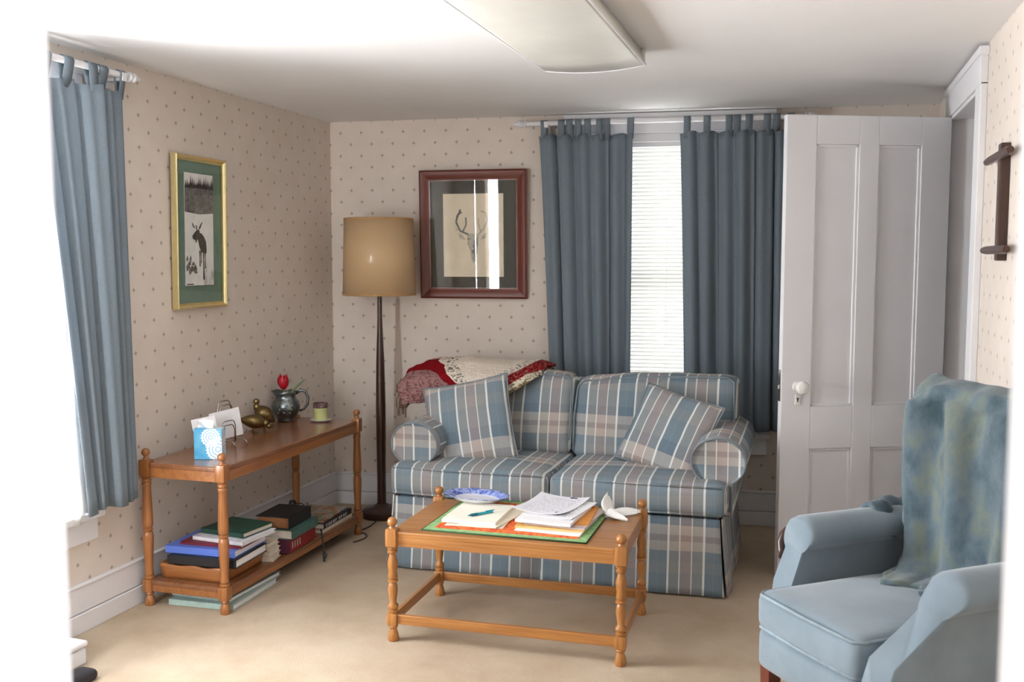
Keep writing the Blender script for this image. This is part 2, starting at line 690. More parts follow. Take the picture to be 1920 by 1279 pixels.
# ---------------------------------------------------------------- windows
def window(name, a0, a1, z0, z1, M, single=False):
    """frame in local x (along the wall), y outwards (0 = room face of the wall), z up"""
    m = MB()
    t = 0.105
    m.box((a0 - t, -0.022, z0 - 0.0), (a0, 0, z1), 0, M)
    m.box((a1, -0.022, z0 - 0.0), (a1 + t, 0, z1), 0, M)
    m.box((a0 - t, -0.022, z1), (a1 + t, 0, min(z1 + t, H - 0.002)), 0, M)
    m.box((a0 - t - 0.012, -0.03, min(z1 + t, H - 0.002) - 0.022), (a1 + t + 0.012, 0, min(z1 + t, H - 0.002)), 0, M)
    m.box((a0 - t - 0.01, -0.05, z0 - 0.025), (a1 + t + 0.01, 0.06, z0), 0, M)
    m.box((a0 - t, -0.02, z0 - 0.115), (a1 + t, 0, z0 - 0.025), 0, M)
    m.box((a0, 0, z0), (a0 + 0.02, 0.15, z1), 0, M)
    m.box((a1 - 0.02, 0, z0), (a1, 0.15, z1), 0, M)
    m.box((a0, 0, z1 - 0.045), (a1, 0.15, z1), 0, M)
    m.box((a0, 0, z0), (a1, 0.15, z0 + 0.015), 0, M)
    w = struct(m.build(name, TRIM, bevel=0.002))
    zm = (z0 + z1) / 2
    for k, (za, zb, y) in enumerate(((z0 + 0.015, z1 - 0.045, 0.085),) if single else ((z0 + 0.015, zm + 0.02, 0.085), (zm - 0.02, z1 - 0.045, 0.115))):
        s = MB()
        for lo, hi in (((a0 + 0.02, y, za), (a0 + 0.06, y + 0.03, zb)), ((a1 - 0.06, y, za), (a1 - 0.02, y + 0.03, zb)),
                       ((a0 + 0.06, y, za), (a1 - 0.06, y + 0.03, za + 0.045)), ((a0 + 0.06, y, zb - 0.04), (a1 - 0.06, y + 0.03, zb))):
            s.box(lo, hi, 0, M)
        so = s.build('sash', TRIM, w)
        g = MB()
        g.box((a0 + 0.06, y + 0.012, za + 0.045), (a1 - 0.06, y + 0.016, zb - 0.04), 0, M)
        g.build('pane', GLASS, so)
    return w


window('window_1', 1.47, 2.35, 0.50, 2.10, MBK)
MLW = Matrix(((0, -1, 0, 0), (1, 0, 0, 0), (0, 0, 1, 0), (0, 0, 0, 1)))      # local x -> world y, local y -> world -x
window('window_2', -3.12, -2.12, 0.46, 2.03, MLW)
MNW = Matrix(((-1, 0, 0, 0), (0, -1, 0, -4.3), (0, 0, 1, 0), (0, 0, 0, 1)))
window('window_3', -0.50, -0.14, 0.7, 2.05, MNW, True)

# ---------------------------------------------------------------- open panelled door
DH = Vector((3.222, -0.345, 0)); DF = Vector((2.53, -0.655, 0))
dd = (DF - DH); DW = dd.length
MD = tr(DH.x, DH.y, 0) @ Matrix.Rotation(math.atan2(dd.y, dd.x), 4, 'Z')     # local x hinge -> free edge ; +y side faces the camera
m = MB()
Z0, Z1 = 0.012, 2.05
st, mu0, mu1 = 0.137, 0.44 * DW, 0.56 * DW
T = 0.018
for x0, x1, z0, z1 in ((0, st, Z0, Z1), (DW - st, DW, Z0, Z1), (mu0, mu1, Z0, Z1), (st, mu0, Z0, 0.21), (mu1, DW - st, Z0, 0.21),
                       (st, mu0, 0.585, 0.775), (mu1, DW - st, 0.585, 0.775), (st, mu0, 1.925, Z1), (mu1, DW - st, 1.925, Z1)):
    m.box((x0, -T, z0), (x1, T, z1), 0, MD)
for x0, x1 in ((st, mu0), (mu1, DW - st)):
    for z0, z1 in ((0.21, 0.585), (0.775, 1.925)):
        m.box((x0, -0.008, z0), (x1, 0.006, z1), 0, MD)
        for q in (((x0, -0.012, z0), (x0 + 0.012, 0.0125, z1)), ((x1 - 0.012, -0.012, z0), (x1, 0.0125, z1)),
                  ((x0, -0.012, z0), (x1, 0.0125, z0 + 0.012)), ((x0, -0.012, z1 - 0.012), (x1, 0.0125, z1))):
            m.box(q[0], q[1], 0, MD)
door = struct(m.build('door_1', WHITE, bevel=0.0025))
PORC = plain('white_porcelain', (240, 238, 234), 0.15, var=0.01)
m = MB()
MK = MD @ tr(DW - 0.075, T, 0.866) @ rot('X', -90)
m.lathe([(0.024, 0), (0.024, 0.004), (0.010, 0.008), (0.009, 0.028), (0.02, 0.034), (0.029, 0.046), (0.03, 0.056), (0.024, 0.068), (0.01, 0.074)], 24, 0, MK)
kn = m.build('door_knob', PORC, door, smooth=40)
kn['label'] = 'white porcelain knob'
m = MB()
m.box((DW - 0.087, T, 0.785), (DW - 0.063, T + 0.004, 0.83), 0, MD)
kp = m.build('keyhole_plate', PORC, door, bevel=0.004)
m = MB()
m.lathe([(0.0045, 0), (0.0045, 0.002)], 12, 0, MD @ tr(DW - 0.075, T + 0.0035, 0.812) @ rot('X', -90))
m.box((DW - 0.077, T + 0.0035, 0.797), (DW - 0.073, T + 0.0052, 0.812), 0, MD)
m.build('keyhole', BLACK, kp)
m = MB()
m.box((DW - 0.001, -0.012, 0.80), (DW + 0.002, 0.012, 0.94), 0, MD)
m.box((DW + 0.001, -0.006, 0.855), (DW + 0.011, 0.006, 0.872), 0, MD)
m.build('latch', CHROME, door)

# ---------------------------------------------------------------- curtains, rods, blind
def rod(name, label, a0, a1, z, y, M, group, fins=(0, 1), brackets=()):
    t = thing(name, label, 'curtain rod', group=group)
    m = MB()
    m.tube([(a0, y, z), (a1, y, z)], 0.013, 14, 0, M)
    m.build('pole', TRIM, t, smooth=40)
    for e in fins:
        a, sg = (a0, -1) if e == 0 else (a1, 1)
        q = MB()
        q.lathe([(0.013, 0), (0.02, 0.004), (0.02, 0.012), (0.012, 0.016), (0.021, 0.03), (0.019, 0.042), (0.011, 0.06), (0.005, 0.075), (0.002, 0.085)], 16, 0,
                M @ tr(a, y, z) @ rot('Y', 90 * sg))
        q.build('finial', TRIM, t, smooth=40)
    for a in brackets:
        q = MB()
        q.box((a - 0.012, y - 0.017, z - 0.024), (a + 0.012, -0.02, z - 0.012), 0, M)
        q.box((a - 0.012, y - 0.019, z - 0.02), (a + 0.012, y - 0.013, z + 0.008), 0, M)
        q.box((a - 0.014, -0.028, z - 0.05), (a + 0.014, -0.0, z + 0.02), 0, M)
        q.build('bracket', TRIM, t, bevel=0.002)
    return t


def curtain(name, label, aT, aB, zt, zb, y, M, zr, tabs, folds, seed, group, amp=0.022, lining=None):
    """aT / aB : (left,right) along the wall at top and at bottom ; y : distance of the cloth plane in front of the wall (negative = room)"""
    t = thing(name, label, 'curtain', group=group)
    rnd = random.Random(seed)
    ph = [rnd.uniform(0, 6.28) for _ in range(4)]

    def fn(u, v):
        z = zb + (zt - zb) * v
        k = 1 - v
        e = k ** 0.8
        a0 = aT[0] + (aB[0] - aT[0]) * e
        a1 = aT[1] + (aB[1] - aT[1]) * e
        w = u + 0.018 * math.sin(2 * PI * folds * u * 0.5 + ph[1])
        d = math.sin(2 * PI * folds * w + ph[0] + 0.5 * k * math.sin(5 * u + ph[2])) * amp * (0.62 + 0.5 * k)
        d += math.sin(2 * PI * (folds * 0.37) * u + ph[3]) * amp * 0.55
        d += amp * 0.35 * math.sin(2 * PI * folds * 2.1 * u + ph[2])
        aa = a0 + (a1 - a0) * u + 0.010 * math.sin(2 * PI * folds * u + ph[0] + 1.3)
        zz = z + (0.006 * math.sin(9 * u + ph[2]) if v == 0 else 0) - (0.012 * (1 - math.cos(2 * PI * folds * u + ph[0])) * 0.5 if v == 1 else 0)
        return (aa, y + d * 0.9, zz)
    m = MB()
    m.grid(110, 30, fn, 0, M)
    body = m.build('panel', CURT, t, smooth=180, solid=0.004)
    for (c, w) in tabs:
        u = min(1, max(0, (c - aT[0]) / (aT[1] - aT[0])))
        px, py, pz = fn(u, 0.985)
        q = MB()
        n = 16
        r = 0.0165
        path = [(py, pz - 0.01)]
        path += [(y - r * math.cos(PI * k / n), zr + r * math.sin(PI * k / n)) for k in range(n + 1)]
        path += [(py + 0.006, pz - 0.01)]
        L = len(path) - 1

        def tf(uu, vv):
            p = path[round(vv * L)]
            return (c - w / 2 + w * uu, p[0], p[1])
        q.grid(2, L, tf, 0, M)
        q.build('tab', CURT, t, smooth=60, solid=0.003)
    if lining:
        q = MB()

        def lf(u, v):
            z = lining[2] + (lining[3] - lining[2]) * v
            return (lining[0] + (lining[1] - lining[0]) * u - 0.07 * v, y + 0.035 + 0.008 * math.sin(9 * u), z)
        q.grid(14, 8, lf, 0, M)
        lo = q.build('lining', LINING, t, smooth=180, solid=0.002)
        lo['label'] = 'white curtain lining'
    return t


CR = 'white curtain rods'
rod('curtain_rod', 'white wooden curtain rod with pointed finial above the back window blind', 1.16, 2.60, 2.155, -0.085, MBK, CR, (0, 1), (1.27, 2.56))
rod('curtain_rod', 'white curtain rod with pointed finial along the bright left window', -3.45, -1.845, 2.135, -0.085, MLW, CR, (0, 1), (-1.88, -3.38))


def sx(px):            # place along the back wall for the tabs, measured on the photograph
    return 1.241 + (px - 1022) / (1197 - 1022) * 0.505


t1 = [(sx(p), 0.035) for p in (1027.5, 1060, 1075.5, 1091.5, 1109, 1131, 1144.5, 1188)]
t2 = [(sx(p), 0.036) for p in (1290, 1325, 1364, 1378, 1398.5, 1430, 1446, 1471)]
CG = 'blue tab top curtain panels'
curtain('curtain', 'slate blue tab-top curtain panel left of the blind, behind the sofa', (1.225, 1.735), (1.295, 1.735), 2.095, 0.52, -0.085, MBK, 2.155, t1, 5.5, 3, CG)
curtain('curtain', 'slate blue tab-top curtain panel right of the blind, beside the white door', (1.985, 2.52), (2.03, 2.53), 2.095, 0.52, -0.085, MBK, 2.155, t2, 5.5, 11, CG)
curtain('curtain', 'lighter blue curtain panel on the bright left window by the console table', (-2.34, -1.862), (-2.14, -1.858), 2.075, 0.47, -0.085, MLW, 2.135,
        [(-2.28, 0.045), (-2.17, 0.045), (-2.05, 0.045), (-1.99, 0.045), (-1.885, 0.03)], 3.5, 5, CG, amp=0.026, lining=(-2.20, -2.11, 0.43, 0.95))

SLAT = cloth('white_blind_vinyl', (222, 222, 216), (228, 228, 222), 0.10)
t = thing('window_blind', 'white mini blind glowing between the two curtains of the back window', 'window blind')
m = MB(); m.box((1.49, 0.015, 2.058), (2.33, 0.03, 2.098), 0, MBK); m.build('valance', TRIM, t)
m = MB(); m.box((1.49, 0.02, 2.03), (2.33, 0.055, 2.057), 0, MBK); m.build('headrail', TRIM, t, bevel=0.002)
m = MB()
k = 0
z = 2.018
while z > 0.55:
    n = 5
    def sf(u, v, z=z):
        w = (v - 0.5) * 0.025
        ang = R(71)
        c = 0.0022 * (1 - (2 * v - 1) ** 2)
        return (1.495 + 0.83 * u, 0.0375 + w * math.cos(ang) - c * math.sin(ang), z - w * math.sin(ang) + c * math.cos(ang))
    m.grid(1, n, sf, 0, MBK)
    z -= 0.0212
m.build('slats', SLAT, t, smooth=180)
m = MB(); m.box((1.493, 0.025, 0.53), (2.327, 0.05, 0.545), 0, MBK); m.build('bottom_rail', TRIM, t, bevel=0.002)
m = MB()
for a in (1.60, 1.91, 2.22):
    m.tube([(a, 0.0235, 2.03), (a, 0.0235, 0.54)], 0.0009, 5, 0, MBK)
m.build('ladder_cord', TRIM, t)

# ---------------------------------------------------------------- ceiling light
t = thing('ceiling_light', 'long white ceiling fixture with a shallow bowed diffuser, switched off', 'ceiling light', (1.850, -2.06, H))
hw, hl, dz = 0.195, 0.63, -0.062
m = MB()
m.box((-hw + 0.05, -hl + 0.03, -0.045), (hw - 0.05, hl - 0.03, 0))
m.build('mounting_pan', TRIM, t)
LENS = plain('diffuser_plastic', (214, 212, 204), 0.35, var=0.03, nscale=5)
m = MB()
def lens(u, v):
    x = -hw + 2 * hw * u
    return (x, -hl + 2 * hl * v, dz - 0.016 * (1 - (x / hw) ** 2))
m.grid(24, 8, lens)
m.build('diffuser', LENS, t, smooth=180, solid=0.003)
m = MB()
for sg in (-1, 1):
    m.grid(1, 1, lambda u, v: (sg * (hw - 0.02 * v), -hl + 2 * hl * u, dz + 0.06 * v))
    m.grid(24, 1, lambda u, v: (-hw + 2 * hw * u, sg * (hl - 0.005 * v), (dz - 0.016 * (1 - (2 * u - 1) ** 2)) * (1 - v) + (-0.002) * v))
m.build('side_panel', LENS, t, smooth=30, solid=0.003)
m = MB()
pts = [(-hw + 2 * hw * i / 20, hl, dz - 0.016 * (1 - (2 * i / 20 - 1) ** 2)) for i in range(21)]
m.tube(pts + [(p[0], -hl, p[2]) for p in pts[::-1]], 0.0045, 8, closed=True)
m.build('rim', TRIM, t, smooth=60)

# ---------------------------------------------------------------- framed pictures
def framed(name, label, M, w, h, fw, depth, fm, mats, extra):
    """local: x right, z up, centre origin, -y towards the room"""
    t = thing(name, label, 'framed picture')
    t.matrix_world = M
    m = MB()
    prof = [(0, 0), (0, -depth * 0.75), (fw * 0.18, -depth), (fw * 0.45, -depth * 0.9), (fw * 0.7, -depth * 0.62), (fw, -depth * 0.55), (fw, 0)]
    cs = [(-w / 2, -h / 2, 1, 1), (w / 2, -h / 2, -1, 1), (w / 2, h / 2, -1, -1), (-w / 2, h / 2, 1, -1)]
    n = len(prof)
    v = [(cx + sx_ * a, b, cz + sz * a) for cx, cz, sx_, sz in cs for a, b in prof]
    fv, fh = [], []
    for i in range(4):
        j = (i + 1) % 4
        for k in range(n - 1):
            (fh if i % 2 == 0 else fv).append((i * n + k, j * n + k, j * n + k + 1, i * n + k + 1))
    m.add(v, fh, 0)
    m.add(v, fv, 1)
    m.build('frame', fm, t, smooth=35)
    m = MB(); m.box((-w / 2 + fw * 0.6, -0.006, -h / 2 + fw * 0.6), (w / 2 - fw * 0.6, -0.002, h / 2 - fw * 0.6)); m.build('mat_board', mats, t)
    extra(t)
    m = MB(); m.box((-w / 2 + fw * 0.8, -depth * 0.5 - 0.002, -h / 2 + fw * 0.8), (w / 2 - fw * 0.8, -depth * 0.5, h / 2 - fw * 0.8)); m.build('glazing', GLASS, t)
    return t


def flat(mb, pts, y, mi):
    mb.add([(x, y, z) for x, z in pts], [tuple(range(len(pts)))], mi)


INK = plain('sketch_ink', (116, 116, 108), 0.8, var=0.1, nscale=90)
INKL = plain('sketch_wash', (182, 176, 160), 0.8, var=0.1, nscale=90)


def deer(t):
    CREAM = plain('cream_print_paper', (222, 210, 186), 0.8, var=0.03, nscale=12)
    m = MB()
    m.box((-0.172, -0.0085, -0.235), (0.172, -0.0065, 0.225), 0)
    y = -0.0092
    def line(pts, wd, mi):
        for (a, b), (c, d) in zip(pts[:-1], pts[1:]):
            L = math.hypot(c - a, d - b) or 1
            nx, nz = -(d - b) / L * wd / 2, (c - a) / L * wd / 2
            flat(m, [(a - nx, b - nz), (c - nx, d - nz), (c + nx, d + nz), (a + nx, b + nz)], y, mi)
    line([(-0.028, 0.0), (-0.075, 0.02), (-0.098, 0.07), (-0.088, 0.11), (-0.065, 0.125)], 0.011, 1)
    line([(-0.094, 0.085), (-0.072, 0.14)], 0.009, 1)
    line([(-0.06, 0.015), (-0.04, 0.055), (-0.042, 0.095)], 0.009, 1)
    line([(-0.085, 0.04), (-0.10, 0.02)], 0.006, 2)
    line([(0.028, 0.0), (0.06, 0.03), (0.082, 0.08), (0.07, 0.12), (0.045, 0.13)], 0.008, 2)
    line([(0.045, 0.015), (0.03, 0.06), (0.03, 0.09)], 0.007, 2)
    flat(m, [(-0.06, -0.005), (-0.085, 0.012), (-0.078, -0.02), (-0.045, -0.03)], y, 2)
    flat(m, [(0.055, -0.005), (0.078, 0.012), (0.072, -0.02), (0.04, -0.03)], y, 2)
    flat(m, [(-0.035, 0.005), (0.032, 0.005), (0.03, -0.05), (0.018, -0.10), (0.012, -0.15), (0.0, -0.16), (-0.01, -0.14), (-0.018, -0.09), (-0.035, -0.05)], y, 2)
    flat(m, [(0.004, -0.03), (0.026, -0.03), (0.022, -0.09), (0.012, -0.145), (0.004, -0.15), (0.002, -0.1)], y - 0.0003, 1)
    for c in ((-0.028, -0.025), (0.02, -0.022), (0.0, -0.066)):
        flat(m, [(c[0] + 0.006 * math.cos(a), c[1] + 0.005 * math.sin(a)) for a in [k * PI / 4 for k in range(8)]], y - 0.0006, 1)
    flat(m, [(-0.012, -0.085), (0.014, -0.085), (0.008, -0.105), (-0.005, -0.105)], y - 0.0006, 1)
    for k in range(3):
        line([(-0.06 + k * 0.03, -0.222), (-0.04 + k * 0.03, -0.222)], 0.002, 2)
    m.build('deer_print', [CREAM, INK, INKL], t)


MATD = plain('dark_olive_mat', (64, 62, 50), 0.85, var=0.04)
framed('framed_picture', 'dark red wood framed pencil sketch of an antlered deer, right of the lamp',
       MBK @ tr(0.848, -0.020, 1.566) @ rot('X', 1.8), 0.612, 0.712, 0.06, 0.03, [REDW[0], REDW[2]], MATD, deer)


def moose(t):
    PAP = plain('moose_snow', (226, 224, 220), 0.8, var=0.03, nscale=30)
    HILL = mottled('moose_brush', [(86, 84, 82), (118, 114, 110), (140, 136, 132)], 60, bmp=0.0, sheen=0)
    DK = plain('moose_dark', (60, 56, 52), 0.8, var=0.15, nscale=60)
    m = MB()
    y = -0.0085
    X, Zb, Zt = 0.106, -0.235, 0.262
    m.box((-X, y, Zb), (X, -0.0065, Zt), 0)
    flat(m, [(-X, 0.09), (0, 0.082), (X, 0.09), (X, 0.20), (0.05, 0.205), (0, 0.215), (-0.05, 0.205), (-X, 0.198)], y - 0.0006, 1)
    rr = random.Random(4)
    for k in range(17):
        x = -0.098 + k * 0.0123
        h = 0.02 + 0.035 * rr.random()
        w = 0.008 + 0.004 * rr.random()
        flat(m, [(x - w, 0.196), (x + w, 0.196), (x + w * 0.4, 0.2 + h * 0.5), (x, 0.2 + h), (x - w * 0.4, 0.2 + h * 0.5)], y - 0.0009 - k * 0.00001, 2)
    # moose: body, legs, head, ears and palmed antlers
    flat(m, [(-0.012, 0.0), (0.014, -0.002), (0.034, -0.018), (0.048, -0.04), (0.052, -0.07), (0.05, -0.092), (0.03, -0.09), (0.01, -0.085), (-0.004, -0.06), (-0.014, -0.03)], y - 0.001, 2)
    flat(m, [(-0.02, 0.012), (-0.004, 0.014), (0.004, -0.004), (-0.012, -0.03), (-0.03, -0.034), (-0.05, -0.028), (-0.054, -0.016), (-0.038, 0.0)], y - 0.0012, 2)
    flat(m, [(-0.032, -0.03), (-0.02, -0.03), (-0.024, -0.046), (-0.03, -0.044)], y - 0.0012, 2)
    for a, b, c in ((0.0, 0.006, -0.15), (0.01, 0.004, -0.135), (0.028, 0.006, -0.21), (0.04, 0.005, -0.16)):
        flat(m, [(a - b, -0.08), (a + b, -0.08), (a + b * 0.5, -0.115), (a + b * 0.9, c), (a - b * 0.8, c), (a - b * 0.5, -0.115)], y - 0.0012, 2)
    flat(m, [(-0.024, 0.01), (-0.03, 0.032), (-0.022, 0.034), (-0.016, 0.014)], y - 0.0013, 2)
    flat(m, [(-0.03, 0.018), (-0.05, 0.024), (-0.058, 0.044), (-0.048, 0.04), (-0.038, 0.028)], y - 0.0013, 1)
    flat(m, [(-0.006, 0.012), (0.008, 0.022), (0.024, 0.05), (0.014, 0.046), (-0.004, 0.026)], y - 0.0013, 2)
    # shrubs at its feet
    for k in range(34):
        x = -0.098 + 0.07 * rr.random()
        z = -0.18 + 0.10 * rr.random() * (1 - (x + 0.098) / 0.09)
        flat(m, [(x - 0.008, z - 0.008), (x + 0.009, z - 0.004), (x + 0.002, z + 0.012)], y - 0.0014 - k * 0.00001, 1)
    for k in range(22):
        x = 0.03 + 0.07 * rr.random()
        z = -0.225 + 0.08 * rr.random()
        flat(m, [(x - 0.001, z - 0.02), (x + 0.0012, z - 0.02), (x + 0.004, z + 0.02)], y - 0.0016 - k * 0.00001, 1)
    flat(m, [(-X, -0.235), (-0.1, -0.205), (-0.075, -0.187), (-0.045, -0.18), (-0.01, -0.187), (0.02, -0.21), (0.034, -0.235)], y - 0.0019, 0)
    flat(m, [(-0.1, -0.232), (-0.05, -0.232), (-0.05, -0.227), (-0.1, -0.227)], y - 0.0022, 2)
    m.build('moose_print', [PAP, HILL, DK], t)


MATG = plain('green_mat', (100, 126, 112), 0.8, var=0.03)
framed('framed_picture', 'tall gold framed print of a standing moose in a green mat on the left wall',
       tr(0.012, -1.305, 1.545) @ Matrix.Rotation(PI / 2, 4, 'Z') @ rot('X', 0.8), 0.378, 0.676, 0.026, 0.03, [GOLD, GOLD], MATG, moose)

# ---------------------------------------------------------------- wooden wall rack on the right wall
t = thing('wall_rack', 'dark wooden wall rack with a post and two crossbars, right edge of the view', 'wall rack', (3.25, -1.62, 1.42))
m = MB(); m.box((-0.03, -0.028, 0), (0, 0.022, 0.375)); m.build('post', DARKW, t, bevel=0.004)
for z in (0.035, 0.335):
    m = MB()
    m.tube([(-0.032, -0.20, z), (-0.032, -0.16, z), (-0.032, 0.16, z), (-0.032, 0.22, z)], [0.011, 0.014, 0.014, 0.011], 12)
    m.build('crossbar', DARKW, t, smooth=50)

# ---------------------------------------------------------------- floor lamp
LX, LY = 0.392, -0.205
t = thing('floor_lamp', 'floor lamp with tan drum shade on a slim dark wood pole in the corner', 'floor lamp', (LX, LY, 0))
m = MB()
m.lathe([(0.112, 0), (0.115, 0.012), (0.112, 0.035), (0.10, 0.045), (0.05, 0.055), (0.034, 0.07)], 36)
m.build('base', DARKW, t, smooth=35)
m = MB()
m.lathe([(0.026, 0.06), (0.0245, 0.2), (0.027, 0.45), (0.0275, 0.62), (0.0235, 0.85), (0.0175, 1.0), (0.0135, 1.1), (0.0125, 1.24)], 10, 0, Matrix.Rotation(0.0, 4, 'Y'))
m.build('pole', DARKW, t, smooth=60)
m = MB()
m.lathe([(0.008, 1.23), (0.008, 1.36)], 10)
m.lathe([(0.02, 1.34), (0.022, 1.40), (0.016, 1.41)], 14)
m.build('socket', BRASS, t, smooth=40)
SHADE = cloth('tan_shade_linen', (216, 184, 142), (222, 192, 150), 0.3)
pb = SHADE.node_tree.nodes['Principled BSDF']
pb.inputs['Roughness'].default_value = 0.42
pb.inputs['Specular IOR Level'].default_value = 0.35
pb.inputs['Coat Weight'].default_value = 0.5
pb.inputs['Coat Roughness'].default_value = 0.16
m = MB()
m.lathe([(0.198, 1.232), (0.187, 1.645)], 64, cap=False)
sh = m.build('lamp_shade', SHADE, t, smooth=180, solid=0.003)
BAND = plain('shade_trim', (176, 138, 92), 0.7)
for r, z in ((0.1985, 1.232), (0.1875, 1.638)):
    m = MB(); m.lathe([(r + 0.0012, z), (r + 0.0008, z + 0.012)], 64, cap=False); m.build('shade_trim', BAND, sh, smooth=180, solid=0.003)
m = MB()
for k in range(3):
    a = k * 2 * PI / 3
    m.tube([(0.0, 0, 1.36), (0.186 * math.cos(a), 0.186 * math.sin(a), 1.60)], 0.002, 6)
m.build('shade_spider', BRASS, t)

# ---------------------------------------------------------------- turned-leg tables
def leg_mesh(spec, blocks, ball, mat):
    m = MB()
    m.lathe(spec, 20)
    for z0, z1, s in blocks:
        m.cushion((0, 0, (z0 + z1) / 2), (s, s, (z1 - z0) / 2), 0.007, n=4)
    m.ball((0, 0, ball[0]), (ball[1], ball[1], ball[1] * 0.95), 16)
    return m


ct = thing('coffee_table', 'golden oak coffee table with turned legs and ball finials before the sofa', 'coffee table', (1.607, -1.563, 0), R(1.66))
CL, CW = 0.858 / 2, 0.517 / 2
cspec = [(0.019, 0), (0.022, 0.006), (0.019, 0.028), (0.013, 0.047), (0.018, 0.053), (0.018, 0.058), (0.014, 0.062), (0.014, 0.106), (0.019, 0.112), (0.019, 0.118),
         (0.013, 0.121), (0.02, 0.127), (0.0205, 0.136), (0.012, 0.146), (0.0145, 0.165), (0.0185, 0.195), (0.0165, 0.214), (0.013, 0.222), (0.020, 0.227), (0.020, 0.233),
         (0.014, 0.236), (0.019, 0.242), (0.0155, 0.262), (0.0195, 0.29), (0.0195, 0.302), (0.014, 0.322), (0.0125, 0.332), (0.019, 0.338), (0.019, 0.344), (0.014, 0.347),
         (0.0195, 0.353), (0.0195, 0.359), (0.012, 0.362), (0.012, 0.425), (0.014, 0.43), (0.010, 0.437), (0.008, 0.445)]
for sxn in (-1, 1):
    for sy in (-1, 1):
        lm = leg_mesh(cspec, [(0.06, 0.108, 0.021), (0.36, 0.43, 0.0225)], (0.453, 0.0195), OAK[2])
        lo = lm.build('leg', OAK[2], ct, smooth=50)
        lo.location = (sxn * CL, sy * CW, 0)
m = MB()
c = 0.03
X, Y = CL + 0.008, CW + 0.008
m.prism([(-X + c, -Y), (X - c, -Y), (X - c, -Y + c), (X, -Y + c), (X, Y - c), (X - c, Y - c), (X - c, Y), (-X + c, Y), (-X + c, Y - c), (-X, Y - c), (-X, -Y + c), (-X + c, -Y + c)], 0.396, 0.418)
m.build('tabletop', OAK[0], ct, bevel=0.005, segs=3)
m = MB()
for sy in (-1, 1):
    y0, y1 = sorted((sy * (CW - 0.012), sy * (CW + 0.006)))
    m.box((-CL + 0.02, y0, 0.362), (CL - 0.02, y1, 0.398))
for s_ in (-1, 1):
    x0, x1 = sorted((s_ * (CL - 0.012), s_ * (CL + 0.006)))
    m.box((x0, -CW + 0.02, 0.362), (x1, CW - 0.02, 0.398))
m.build('apron', OAK[0], ct, bevel=0.002)
for sy in (-1, 1):
    m = MB(); m.box((-CL + 0.018, sy * CW - 0.009, 0.066), (CL - 0.018, sy * CW + 0.009, 0.103)); m.build('stretcher', OAK[0], ct, bevel=0.003)
for s_ in (-1, 1):
    m = MB(); m.box((s_ * CL - 0.009, -CW + 0.018, 0.066), (s_ * CL + 0.009, CW - 0.018, 0.103)); m.build('stretcher', OAK[1], ct, bevel=0.003)

# console table along the left wall
KX, KY = 0.247, -1.178
kt = thing('console_table', 'oak console table with turned legs and lower shelf along the left wall', 'console table', (KX, KY, 0))
KL, KW = 1.206 / 2, 0.358 / 2
kspec = [(0.018, 0), (0.0215, 0.006), (0.02, 0.026), (0.0135, 0.044), (0.0175, 0.05), (0.014, 0.056), (0.014, 0.112), (0.0195, 0.116), (0.0195, 0.123), (0.015, 0.126), (0.019, 0.131),
         (0.0185, 0.138), (0.0165, 0.148), (0.0175, 0.18), (0.0205, 0.24), (0.0215, 0.29), (0.019, 0.306), (0.015, 0.312), (0.0205, 0.317), (0.0205, 0.323), (0.0155, 0.326),
         (0.021, 0.334), (0.0215, 0.355), (0.0195, 0.42), (0.0165, 0.49), (0.0165, 0.503), (0.0195, 0.508), (0.0195, 0.514), (0.016, 0.517), (0.0195, 0.522), (0.0195, 0.528), (0.016, 0.531),
         (0.0195, 0.536), (0.014, 0.541), (0.014, 0.605), (0.015, 0.612), (0.0095, 0.62), (0.008, 0.63)]
for sxn in (-1, 1):
    for sy in (-1, 1):
        lm = leg_mesh(kspec, [(0.056, 0.113, 0.0215), (0.54, 0.612, 0.023)], (0.64, 0.018), MAPLE[2])
        lo = lm.build('leg', MAPLE[2], kt, smooth=50)
        lo.location = (sxn * KW, sy * KL, 0)
X, Y = KW + 0.012, KL + 0.012
for nm, z0, z1 in (('tabletop', 0.578, 0.600), ('shelf', 0.088, 0.108)):
    m = MB()
    m.prism([(-X + c, -Y), (X - c, -Y), (X - c, -Y + c), (X, -Y + c), (X, Y - c), (X - c, Y - c), (X - c, Y), (-X + c, Y), (-X + c, Y - c), (-X, Y - c), (-X, -Y + c), (-X + c, -Y + c)], z0, z1)
    m.build(nm, KTOP, kt, bevel=0.006, segs=3)
for z0, z1 in ((0.538, 0.580), (0.062, 0.090)):
    m = MB()
    for sy in (-1, 1):
        m.box((-KW + 0.02, sy * KL - 0.009, z0), (KW - 0.02, sy * KL + 0.009, z1))
    for s_ in (-1, 1):
        m.box((s_ * KW - 0.009, -KL + 0.02, z0), (s_ * KW + 0.009, KL - 0.02, z1))
    m.build('apron', MAPLE[1], kt, bevel=0.002)

# ---------------------------------------------------------------- loveseat
SX, SY = 1.567, -0.60
sofa = thing('loveseat', 'plaid blue, grey and mauve two-seat sofa with rolled arms and skirt', 'sofa', (SX, SY, 0))
MS = tr(-SX, -SY, 0)


def puv(co, no):
    """plaid runs straight up the front and over the top; u across, v along"""
    if abs(no.x) > 0.75:
        return (co.y + 0.06, co.z)
    return (co.x + 0.03, co.z - co.y)


m = MB()
m.box((0.835, -0.985, 0.012), (2.30, -0.24, 0.335), 0, MS)
m.build('base', PLAID, sofa, bevel=0.02, uvf=puv)
